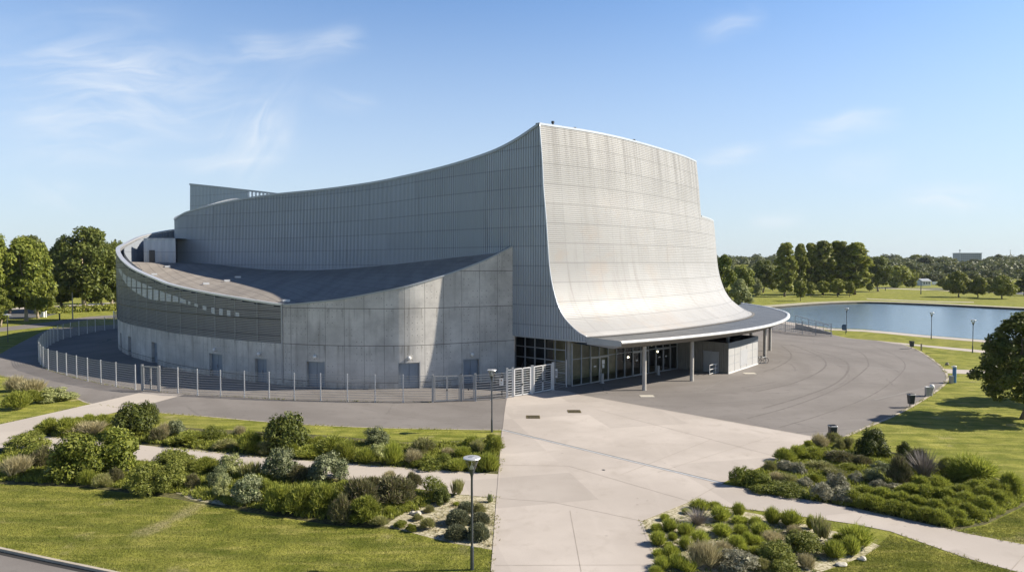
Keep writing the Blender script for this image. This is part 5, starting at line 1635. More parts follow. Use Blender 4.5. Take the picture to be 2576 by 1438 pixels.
# ================================================================ foliage makers
def unit(v): return v / (np.linalg.norm(v, axis=-1, keepdims=True) + 1e-9)
def leaf_faces(C, N, S, asp, r):
    """diamond leaves: centres, normals, sizes"""
    n = len(C)
    t = unit(np.cross(N, unit(r.normal(size=(n, 3)))))
    b = np.cross(N, t)
    a = (S * asp)[:, None]; s = S[:, None]
    V = np.stack([C - t*s, C + b*a + N*s*.15, C + t*s, C - b*a + N*s*.15], 1)
    return V.reshape(-1, 3)
def sphere_pts(n, r): return unit(r.normal(size=(n, 3)))
def crown(blobs, per, size, r, asp=.55, up=.35, rough=.55, shell=(.5, 1.22)):
    """leaves over the surface of many overlapping clumps; those buried in a neighbour are dropped"""
    B = np.array([b[0] for b in blobs]); Rr = np.array([b[1] for b in blobs])
    Cs, Ns = [], []
    tot = (Rr ** 2).sum()
    for c, rad in zip(B, Rr):
        n = max(8, int(per * rad * rad / tot))
        d = sphere_pts(n, r); k = r.uniform(*shell, size=(n, 1))
        P = c + d * rad * k * np.array((1, 1, .88))
        dist = np.linalg.norm(P[:, None] - B[None], axis=2) / Rr[None]
        keep = (dist < .62).sum(1) == 0
        keep |= r.random(n) < .08
        Cs.append(P[keep]); Ns.append(d[keep])
    C = np.vstack(Cs); N = np.vstack(Ns)
    N = unit(N + r.normal(size=N.shape) * rough + np.array((0, 0, up)))
    S = size * r.uniform(.65, 1.3, len(C))
    return leaf_faces(C, N, S, asp, r)
def blades(n, r, base_r, h, spread, w, curve=.5, lean=(0, 0)):
    """narrow two-piece blades fanning from a base; returns quads"""
    a = r.uniform(0, 2*PI, n); q = np.sqrt(r.random(n))
    base = np.stack([np.cos(a) * q * base_r, np.sin(a) * q * base_r, np.zeros(n)], 1)
    hh = h * r.uniform(.55, 1.08, n) * (1 - .25 * q)
    out = np.stack([np.cos(a), np.sin(a), np.zeros(n)], 1) * (spread * (q * .8 + .2) * r.uniform(.4, 1.2, n))[:, None]
    out += np.array((lean[0], lean[1], 0)) * r.uniform(.5, 1, n)[:, None] + r.normal(size=(n, 3)) * np.array((.12, .12, 0)) * spread
    mid = base + out * (.5 - .2 * curve) + np.stack([0*hh, 0*hh, hh * (.55 + .1 * curve)], 1)
    tip = base + out + np.stack([0*hh, 0*hh, hh * (1 - .18 * curve)], 1)
    side = unit(np.stack([-np.sin(a) + r.normal(size=n)*.6, np.cos(a) + r.normal(size=n)*.6, np.zeros(n)], 1)) * (w * r.uniform(.6, 1.3, n))[:, None]
    q1 = np.stack([base - side*.7, base + side*.7, mid + side, mid - side], 1)
    q2 = np.stack([mid - side, mid + side, tip + side*.12, tip - side*.12], 1)
    return np.stack([q1, q2], 1).reshape(-1, 3)
def dome(r, n, w, d, h, lumps, lr):
    """clumps arranged as a low mound w x d x h"""
    out = []
    for _ in range(lumps):
        a = r.uniform(0, 2*PI); q = math.sqrt(r.random())
        x, y = math.cos(a)*q*w*.36, math.sin(a)*q*d*.36
        z = h * (.10 + .62 * math.sqrt(max(0, 1 - q*q)) * r.random() ** .6)
        out.append(((x, y, z), lr * r.uniform(.75, 1.2)))
    return out

# ---------------------------------------------------------------- trees
PROTO = {}
def to_proto(name, parts):
    """parts: list of (part name, object)"""
    t = bpy.data.objects.new(name, None); col.objects.link(t); OFF[t.name] = (0, 0, 0)
    for o in parts: o.parent = t
    return t
def make_tree(name, seed, H, W, leafm, kind='round', n=5200, leaf=.34, trunk=.28, bare=.16, barkm='bark', nb=64, bs=1.0):
    r = np.random.default_rng(seed)
    blobs = []; z0 = H * bare
    ch = H - z0
    if kind == 'round':
        for _ in range(58):
            z = r.random() ** .85; ang = r.uniform(0, 2*PI)
            prof_ = math.sin(PI * min(1, .12 + .80 * z)) ** .62
            q = math.sqrt(r.uniform(.15, 1)); rad = W/2 * prof_
            br = W * r.uniform(.085, .15)
            blobs.append(((math.cos(ang)*q*(rad - br*.6), math.sin(ang)*q*(rad - br*.6), z0 + br*.6 + z * (ch - br*1.5)), br))
    elif kind == 'poplar':
        for _ in range(170):
            z = r.random(); ang = r.uniform(0, 2*PI)
            prof_ = min(1, .55 + z * 1.6) * (1 - max(0, z - .55) / .45 * .62)
            q = math.sqrt(r.uniform(.05, 1)); rad = W/2 * prof_
            br = W * r.uniform(.065, .125)
            blobs.append(((math.cos(ang)*q*(rad - br*.5), math.sin(ang)*q*(rad - br*.5), z0 + br*.5 + z * (ch - br*1.2)), br))
    elif kind == 'spread':
        for _ in range(nb):
            z = r.random(); ang = r.uniform(0, 2*PI)
            prof_ = (1 - max(0, z - .3) / .7) ** .5 * min(1, .62 + z*1.6)
            q = math.sqrt(r.uniform(.12, 1)); rad = W/2 * prof_
            br = W * bs * r.uniform(.07, .135)
            blobs.append(((math.cos(ang)*q*(rad - br*.5), math.sin(ang)*q*(rad - br*.5), z0 + br*.7 + z * (ch - br*1.5)), br))
    V = crown(blobs, n * 2.9, leaf, r, rough=.75)
    cr = np_quads('crown', V, M[leafm])
    b = MB()
    top = H * .62
    pts = [(0, 0, -.2), (.02*W*r.normal(), .02*W*r.normal(), z0 * .6), (.03*W*r.normal(), .03*W*r.normal(), z0 * 1.3), (.04*W*r.normal(), .04*W*r.normal(), top)]
    b.tube(pts, [trunk * 1.25, trunk, trunk * .8, trunk * .2], 8)
    for k in range(9):
        c, br = blobs[int(r.integers(len(blobs)))]
        s = r.uniform(.25, .75); st = np.array(pts[1]) * (1 - s) + np.array(pts[3]) * s
        md = (st + np.array(c)) / 2 + np.array((0, 0, -.04*H)) * r.random()
        b.tube([tuple(st), tuple(md), c], [trunk * .38, trunk * .24, trunk * .07], 5, cap=False)
    tr = b.build('trunk', M[barkm], None, smooth=True)
    t = to_proto(name, [cr, tr])
    return t, H, W
TREES = {
    'bright': make_tree('broadleaf_tree', 11, 17, 12, 'leaf_bright', n=6500, leaf=.36, trunk=.36, bare=.13, barkm='bark_pale'),
    'bright2': make_tree('broadleaf_tree', 12, 16, 10, 'leaf_bright', 'spread', n=5200, leaf=.36, trunk=.33, bare=.12, barkm='bark_pale'),
    'dark': make_tree('broadleaf_tree', 13, 20, 14, 'leaf_dark', n=8000, leaf=.36, trunk=.5, bare=.12, barkm='bark_pale'),
    'dark2': make_tree('broadleaf_tree', 14, 16, 10, 'leaf_dark', 'spread', n=5200, leaf=.36, trunk=.32, bare=.13),
    'poplar': make_tree('poplar_tree', 15, 19, 7.2, 'leaf_mid', 'poplar', n=5200, leaf=.40, trunk=.3, bare=.10),
    'poplar2': make_tree('poplar_tree', 16, 19, 7.2, 'leaf_mid', 'poplar', n=4600, leaf=.42, trunk=.3, bare=.13),
    'yellow': make_tree('broadleaf_tree', 17, 14, 10, 'leaf_yellow', n=4200, leaf=.40, trunk=.25, bare=.08),
    'willow': make_tree('broadleaf_tree', 18, 8, 6.5, 'leaf_pale', 'spread', n=3600, leaf=.24, trunk=.16, bare=.05),
    'small': make_tree('broadleaf_tree', 19, 6, 4.4, 'leaf_mid', n=2400, leaf=.24, trunk=.11, bare=.20),
    'park': make_tree('broadleaf_tree', 20, 10, 10.5, 'leaf_mid', 'spread', n=5200, leaf=.33, trunk=.24, bare=.14),
    'hill': make_tree('broadleaf_tree', 21, 10, 11, 'leaf_blue', n=2600, leaf=.55, trunk=.22, bare=.06),
    'hill2': make_tree('broadleaf_tree', 22, 10, 11, 'leaf_blue', 'spread', n=2600, leaf=.55, trunk=.22, bare=.06),
    'hilly': make_tree('broadleaf_tree', 23, 10, 11, 'leaf_mid', n=2600, leaf=.55, trunk=.22, bare=.06),
}
used = set()
def place(proto, loc, rz, sc, label, cat, group=None):
    t = TREES[proto][0] if isinstance(proto, str) and proto in TREES else proto
    key = t.name
    if key not in used:
        used.add(key); t.location = loc; t.rotation_euler = (0, 0, rz); t.scale = sc
        tag(t, label, cat, group); return t
    o = dup(t, loc, rz, sc, label)
    o['category'] = cat
    if group: o['group'] = group
    elif 'group' in o: del o['group']
    return o
rt = np.random.default_rng(3)
def tree(proto, X, Yb, wpx, hpx, label, group, lift=0.0):
    x, y = G(X, Yb)
    k = mpp(y); _, H, W = TREES[proto]
    z = ground_z(x, y)
    sw = wpx * k / W; sh = hpx * k / H
    return place(proto, (x, y, z + lift), rt.uniform(0, 6.28), (sw, sw, sh), label, 'tree', group)
gl = 'big trees left of the drum'
tree('bright', 66, 807.6, 128, 212, 'big sunlit green tree with pale trunk before the left car park', gl)
tree('bright2', 96, 800.7, 92, 196, 'sunlit green tree with pale trunk just right of the biggest bright one', gl)
tree('bright', -14, 812, 116, 226, 'sunlit green tree cut off by the left edge of the photo', gl)
tree('bright2', 2, 822, 62, 100, 'low leafy green tree at the left photo edge, under a taller one', gl)
tree('dark', 216, 783, 158, 216, 'tallest dark green tree with thick pale trunk left of the drum', gl)
tree('dark2', 254, 780.5, 84, 178, 'dark tree with slim trunk behind the left rim of the drum', gl)
tree('dark', 280, 778, 84, 172, 'dark leafy tree half hidden by the left side of the drum', gl)
tree('dark2', 158, 782, 112, 176, 'dark tree between the bright trees and the tallest dark tree', gl)
tree('hill', 74, 768, 92, 174, 'pale olive tree showing above the bright trees on the left', gl)
tree('hill2', 100, 766, 70, 172, 'pale tree behind the gap between bright and dark left trees', gl)
tree('hill', 300, 764, 60, 158, 'bluish tree top peeping over the left rim of the drum', gl)
tree('dark2', 22, 790, 110, 130, 'dark shaded tree mass behind the bright trees at far left', gl)
gp = 'trees beyond the pond'
tree('bright2', 1822, 772, 68, 134, 'green tree touching the right flank of the swooping front', gp)
tree('yellow', 1866, 762, 66, 98, 'yellow green rounded tree right of the swooping front', gp)
tree('willow', 1862, 776, 62, 74, 'pale feathery tree low beside the foot of the swooping front', gp)
tree('willow', 1902, 744, 40, 44, 'small pale rounded tree beside the feathery one', gp)
tree('dark', 1920, 736, 66, 82, 'dark shaded round tree left of the first poplar', gp)
tree('yellow', 1944, 731, 34, 66, 'yellow topped tree squeezed between the dark tree and first poplar', gp)
tree('poplar', 1974, 746, 58, 136, 'full leafy poplar standing apart at the left end of the row', gp)
tree('poplar2', 2011, 742, 42, 128, 'slim ragged poplar second from the left end of the row', gp)
tree('poplar', 2040, 741, 52, 130, 'narrow poplar third from the left end of the row', gp)
tree('poplar2', 2070, 741, 64, 134, 'broad poplar at the middle of the row, tallest of all', gp)
tree('poplar', 2108, 740, 74, 134, 'broad poplar right of the tallest one', gp)
tree('poplar2', 2150, 741, 80, 130, 'wide leafy poplar closing the right end of the row', gp)
tree('dark', 2209, 733, 70, 90, 'dark oak like tree right of the poplar row', gp)
tree('poplar', 2090, 735, 60, 104, 'dark poplar filling the back of the row', gp)
tree('small', 2013.7, 757, 32, 51, 'small round tree nearest the pond before the poplars', gp)
tree('small', 2040, 747, 28, 38, 'small round tree right of the one nearest the pond', gp)
tree('small', 2071, 743.5, 34, 37, 'small pale round tree under the tallest poplar', gp)
tree('small', 2108, 746.5, 46, 46, 'wide dark small tree under the broad poplars', gp)
tree('small', 2137, 747, 26, 40, 'slim small tree right of the wide dark one', gp)
tree('small', 2187, 734, 20, 21, 'tiny pale tree between the last poplar and the oak like tree', gp)
tree('hilly', 2258, 723.5, 66, 56, 'rounded green tree at the left end of the far road', gp)
tree('hilly', 2288, 722.5, 42, 46, 'rounded light green tree beside the white house', gp)
tree('park', 2412, 747, 72, 66, 'spreading round tree on the far lawn, left of three', gp)
tree('park', 2460, 748, 54, 54, 'spreading round tree on the far lawn, middle of three', gp)
tree('park', 2521, 751, 68, 60, 'spreading round tree on the far lawn, right of three', gp)
tree('dark2', 2578, 743, 56, 52, 'dark tree cut off by the right photo edge beyond the pond', gp)
tree('yellow', 2488, 737, 46, 40, 'yellow green tree behind the three spreading trees', gp)
tree('hilly', 2380, 730, 40, 30, 'dark low tree behind the left spreading tree', gp)
gh = 'trees on the wooded hill'
hl = [(2245, 651, 26, 700), (2262, 654, 22, 690), (2281, 651, 24, 720), (2304, 639, 32, 650), (2378, 648, 27, 680), (2397, 652, 22, 700), (2487, 645, 20, 720), (2513, 638, 38, 690), (2540, 653, 26, 700), (2565, 652, 28, 690), (2450, 656.5, 34, 660),
      (2330, 645, 46, 520), (2347, 661, 40, 500), (2402, 662, 36, 520), (2428, 661, 40, 540), (2476, 656, 38, 560), (2458, 666, 44, 500), (2495, 660, 38, 530), (2522, 656, 40, 540), (2558, 664, 36, 510), (2300, 668, 38, 480), (2270, 664, 36, 500), (2378, 668, 32, 500),
      (2366, 674, 28, 420), (2318, 684, 44, 410), (2362, 690, 40, 405), (2440, 684, 38, 420), (2480, 679, 36, 430), (2505, 681, 34, 420), (2540, 672, 40, 440), (2572, 678, 36, 430), (2345, 694, 36, 400), (2256, 672, 34, 450), (2236, 668, 30, 470)]
hlab = ['left low', 'dark round', 'broad', 'pale', 'bluish', 'small', 'tall', 'bushy']
for i, (X, Yt, wpx, d) in enumerate(hl):
    p = PD(X, Yt, d); z = ground_z(p[0], d)
    pr = ('hill', 'hill2', 'hilly')[int(rt.integers(3))] if d > 480 else ('hilly', 'hill2')[i % 2]
    _, H, W = TREES[pr]; sw = wpx * mpp(d) / W; hz = max(p[2] - z, 5)
    row = 'skyline' if d >= 640 else ('upper slope' if d >= 480 else 'foot of the slope')
    rowl = [q for q in hl if (q[3] >= 640) == (d >= 640) and (q[3] >= 480) == (d >= 480)]
    k = sorted(q[0] for q in rowl).index(X)
    ordn = ['first', 'second', 'third', 'fourth', 'fifth', 'sixth', 'seventh', 'eighth', 'ninth', 'tenth', 'eleventh', 'twelfth', 'thirteenth'][k]
    place(pr, (p[0], d, z - .3), rt.uniform(0, 6.28), (sw, sw, hz / H), f'rounded hill tree, {ordn} from the left along the {row} beyond the pond', 'tree', gh)
# big dark maple at the right edge and its neighbours outside the frame that throw the second shadow
mt = make_tree('maple_tree', 31, 8.2, 6.4, 'leaf_dark', 'spread', n=9000, leaf=.125, trunk=.17, bare=.17, nb=130, bs=.68)
TREES['maple'] = mt
x, y = G(2571, 1053)
o = place('maple', (x, y, 0), .6, (1.2, 1.2, 1.0), 'dark leafy maple standing on the lawn at the right photo edge', 'tree')
mt2 = make_tree('maple_tree', 32, 8.2, 6.4, 'leaf_dark', 'spread', n=6000, leaf=.16, trunk=.17, bare=.17, nb=120, bs=.7)
TREES['maple2'] = mt2
x, y = G(2655, 1012)
place('maple2', (x, y, 0), 2.2, (.95, .95, .9), 'dark maple mostly outside the right photo edge, behind the first maple', 'tree')

# far woods that read as one mass
r = np.random.default_rng(41); bl = []
for X in np.arange(-900, 3600, 7.5):
    d = r.uniform(900, 1250); Yt = r.uniform(650.5, 657); p = PD(X, Yt, d); z = ground_z(p[0], d)
    rad = r.uniform(5, 9); bl.append(((p[0], d, p[2] - rad), rad)); bl.append(((p[0] + r.uniform(-5, 5), d - 6, z + rad*.4), rad * 1.1))
for X in np.arange(2200, 3300, 4.5):
    d = r.uniform(560, 820); Yt = r.uniform(656, 672); p = PD(X, Yt, d); z = ground_z(p[0], d)
    rad = r.uniform(3.5, 6.5); bl.append(((p[0], d, max(p[2] - rad, z)), rad))
for X in list(np.arange(1790, 1990, 3)) + list(np.arange(2190, 2240, 5)):
    d = r.uniform(640, 800); Yt = r.uniform(644, 656); p = PD(X, Yt, d); rad = r.uniform(4, 6.5); bl.append(((p[0], d, p[2] - rad), rad))
    d = r.uniform(420, 520); Yt = r.uniform(664, 684); p = PD(X, Yt, d); rad = r.uniform(3, 5); bl.append(((p[0], d, p[2] - rad), rad)); bl.append(((p[0], d - 2, 2), rad))
for X in np.arange(2200, 3000, 2.2):
    d = r.uniform(405, 540); p = PD(X, r.uniform(676, 700), d); rad = r.uniform(2.5, 4.5); bl.append(((p[0], d, max(p[2] - rad, 1.5)), rad))
for X in np.arange(2195, 3000, 1.0):
    d = r.uniform(470, 650); p = PD(X, r.uniform(664, 690), d); rad = r.uniform(3.5, 6); bl.append(((p[0], d, max(p[2] - rad, ground_z(p[0], d) + rad * .3)), rad))
for X in list(np.arange(-1500, -200, 6)) + list(np.arange(330, 1800, 5)):
    d = r.uniform(420, 700); rad = r.uniform(4, 6.5); p = PD(X, 660, d); z = ground_z(p[0], d); bl.append(((p[0], d, z + rad * 1.1), rad)); bl.append(((p[0] + 3, d + 3, z + rad * .4), rad))
for X in np.arange(-200, 330, 5):
    d = r.uniform(235, 330); p = PD(X, r.uniform(640, 690), d); rad = r.uniform(3.5, 5.5); bl.append(((p[0], d, p[2] - rad), rad)); bl.append(((p[0], d, 3.2), rad))
bl = [q for q in bl if not (2400 < proj(*q[0])[0] < 2482 and q[0][1] > 450 and proj(q[0][0], q[0][1], q[0][2] + q[1])[1] < 656)]
Vs = []
for c, rad in bl:
    n = int(90 + rad * 14); d_ = sphere_pts(n, r); d_[:, 2] = np.abs(d_[:, 2]) * .9 + d_[:, 2] * .1
    P = np.array(c) + d_ * rad * r.uniform(.8, 1.05, (n, 1)); N = unit(d_ + r.normal(size=d_.shape) * .5 + np.array((0, 0, .3)))
    Vs.append(leaf_faces(P, N, rad * .17 * r.uniform(.7, 1.3, n), .7, r))
o = np_quads('far_woods', np.vstack(Vs), M['leaf_blue']); tag(o, kind='stuff')
# hedge bank under the dark trees on the left
r = np.random.default_rng(42); hb = []
a, c = np.array(G(118, 789)), np.array(G(330, 778))
for k in np.linspace(0, 1, 60): hb.append(((*(a + (c - a) * k + r.normal(size=2) * .6), r.uniform(.3, .8)), r.uniform(.8, 1.25)))
V = crown(hb, 9000, .26, r)
o = np_quads('hedge', V, M['leaf_mid']); tag(o, 'long low green hedge bank under the dark trees on the left', 'hedge')
# ================================================================ shrubs of the planting beds
def P_blades(mats, seed, n, base_r, h, spread, w, curve=.5): 
    r = np.random.default_rng(seed); return blades(n, r, base_r, h, spread, w, curve)
SH = {}
def shrub_proto(kind, mesh_V, m, name):
    o = np_quads(name, mesh_V, M[m])
    co = mesh_V; W = (co[:, 0].max() - co[:, 0].min() + co[:, 1].max() - co[:, 1].min()) / 2 * .92; H = np.percentile(co[:, 2], 99)
    SH.setdefault(kind, []).append((o, W, H))
def leafy(kind, m, seed, lumps, lr, n, leaf, h=1.0, name='leafy_shrub', asp=.5, up=.3, rough=.6):
    r = np.random.default_rng(seed); bl_ = dome(r, 0, 1.0, 1.0, h, lumps, lr); shrub_proto(kind, np.vstack([crown(bl_, n * 1.5, leaf, r, asp, up, rough), crown(bl_, 700, .075, r, .7, .2, .8, (.3, .72))]), m, name)
def spiky(kind, m, seed, n, base, h, spread, w, curve=.5, name='grass_tuft'):
    r = np.random.default_rng(seed); shrub_proto(kind, blades(n, r, base, h, spread, w, curve), m, name)
def fuzz(kind, m, seed, lumps, lr, n, ln, w, h=.8, upb=.7, jit=.35, name='fine_clump', single=False, core=None):
    """soft mound: thousands of fine sprigs standing out of overlapping clumps"""
    r = np.random.default_rng(seed)
    bl_ = [((0, 0, .10), .36)] if single else dome(r, 0, 1.0, 1.0, h, lumps, lr)
    tot = sum(b[1] ** 2 for b in bl_); Vs = []
    for c_, rad in bl_:
        k = int(n * rad * rad / tot); d = sphere_pts(k, r); d[:, 2] = np.abs(d[:, 2]) * 1.1 - .15; d = unit(d)
        P = np.array(c_) + d * rad * r.uniform(.55, 1.0, (k, 1)) * np.array((1, 1, .9))
        P[:, 2] = np.maximum(P[:, 2], 0)
        D = unit(d * .8 + np.array((0, 0, upb)) + r.normal(size=d.shape) * jit) * (ln * r.uniform(.5, 1.25, (k, 1)))
        sd_ = unit(np.cross(D, r.normal(size=d.shape))) * (w * r.uniform(.6, 1.4, (k, 1)))
        Vs.append(np.stack([P - sd_ * .8, P + sd_ * .8, P + D * .7 + sd_, P + D * .7 - sd_], 1).reshape(-1, 3))
        Vs.append(np.stack([P + D * .7 - sd_, P + D * .7 + sd_, P + D + sd_ * .2, P + D - sd_ * .2], 1).reshape(-1, 3))
    Vs.append(crown(bl_, 500, .07, r, .7, .2, .8, (.25, .6)))
    shrub_proto(kind, np.vstack(Vs), m, name)
for s in (1, 2, 3):
    leafy('leafy', 'bush_green', 100 + s, 44, .14, 7500, .026)
    leafy('leafydark', 'bush_dark', 110 + s, 34, .15, 6500, .028, up=.35)
    leafy('leafysmall', 'bush_yellow', 120 + s, 48, .125, 7500, .021)
    leafy('varieg', 'leaf_variegated', 130 + s, 34, .14, 5200, .024)
    leafy('paleleaf', 'leaf_pale', 140 + s, 22, .15, 3600, .028)
    leafy('greyleaf', 'leaf_grey', 150 + s, 24, .16, 4600, .024, name='grey_shrub')
    leafy('greywhite', 'leaf_white', 160 + s, 34, .125, 5200, .019, .8, name='grey_shrub')
    leafy('ivy', 'bush_green', 170 + s, 26, .16, 5200, .024, .8, name='creeping_shrub')
    leafy('ball', 'bush_green', 180 + s, 8, .28, 4600, .021, .95, name='clipped_shrub', up=.1)
    fuzz('grass', 'blade', 200 + s, 1, .4, 1500, .52, .010, upb=1.1, jit=.3, name='grass_tuft', single=True)
    fuzz('fine', 'fuzz_green', 210 + s, 20, .19, 4200, .20, .008)
    fuzz('drygreen', 'fuzz_mix', 220 + s, 16, .19, 3200, .24, .008, name='fading_clump')
    fuzz('dry', 'blade_dry', 230 + s, 10, .18, 1700, .42, .007, .6, 1.3, name='dry_clump')
    fuzz('heather', 'blade_heather', 240 + s, 24, .18, 4600, .19, .008, .85, .6, name='heather_shrub')
    spiky('twig', 'twig', 250 + s, 420, .10, 1.0, .62, .007, .15, 'twiggy_shrub')
    fuzz('upright', 'fuzz_mix', 260 + s, 9, .15, 900, .55, .012, .5, 2.4, .2, 'upright_shrub')
    fuzz('longgrass', 'blade', 270 + s, 18, .22, 3600, .36, .008, .9, .5, .45, 'arching_clump')
    fuzz('cushion', 'leaf_cushion', 280 + s, 1, .4, 4200, .10, .011, upb=.3, jit=.4, name='cushion_shrub', single=True)
    fuzz('needle', 'fuzz_green', 290 + s, 22, .17, 4600, .14, .010, .9, .6, .45, 'needle_shrub')

DESC = {'leafy': ('bright leafy bush', 'bush'), 'leafydark': ('dark upright leafy bush', 'bush'), 'leafysmall': ('yellow green small leaved bush', 'bush'), 'varieg': ('white and green variegated bush', 'bush'),
        'paleleaf': ('pale green leafy plant', 'plant'), 'greyleaf': ('grey green leafy bush', 'bush'), 'greywhite': ('grey white flowering shrub', 'shrub'), 'ivy': ('creeping dark green mound', 'shrub'), 'ball': ('rounded dense green bush', 'bush'),
        'grass': ('bright green grass tuft', 'grass tuft'), 'fine': ('fine green grassy clump', 'grass clump'), 'drygreen': ('fading green grass clump', 'grass clump'), 'dry': ('pale dry grass clump', 'grass clump'), 'heather': ('brown olive heather clump', 'heather'),
        'twig': ('bare grey twiggy shrub', 'shrub'), 'upright': ('stiff upright stemmed plant', 'plant'), 'longgrass': ('arching long grass clump', 'grass clump'), 'cushion': ('grey green cushion shrub', 'shrub'), 'needle': ('bright green needle bush', 'bush')}
ORD = ['first', 'second', 'third', 'fourth', 'fifth', 'sixth', 'seventh', 'eighth', 'ninth', 'tenth', 'eleventh', 'twelfth', 'thirteenth', 'fourteenth', 'fifteenth', 'sixteenth', 'seventeenth', 'eighteenth', 'nineteenth', 'twentieth']
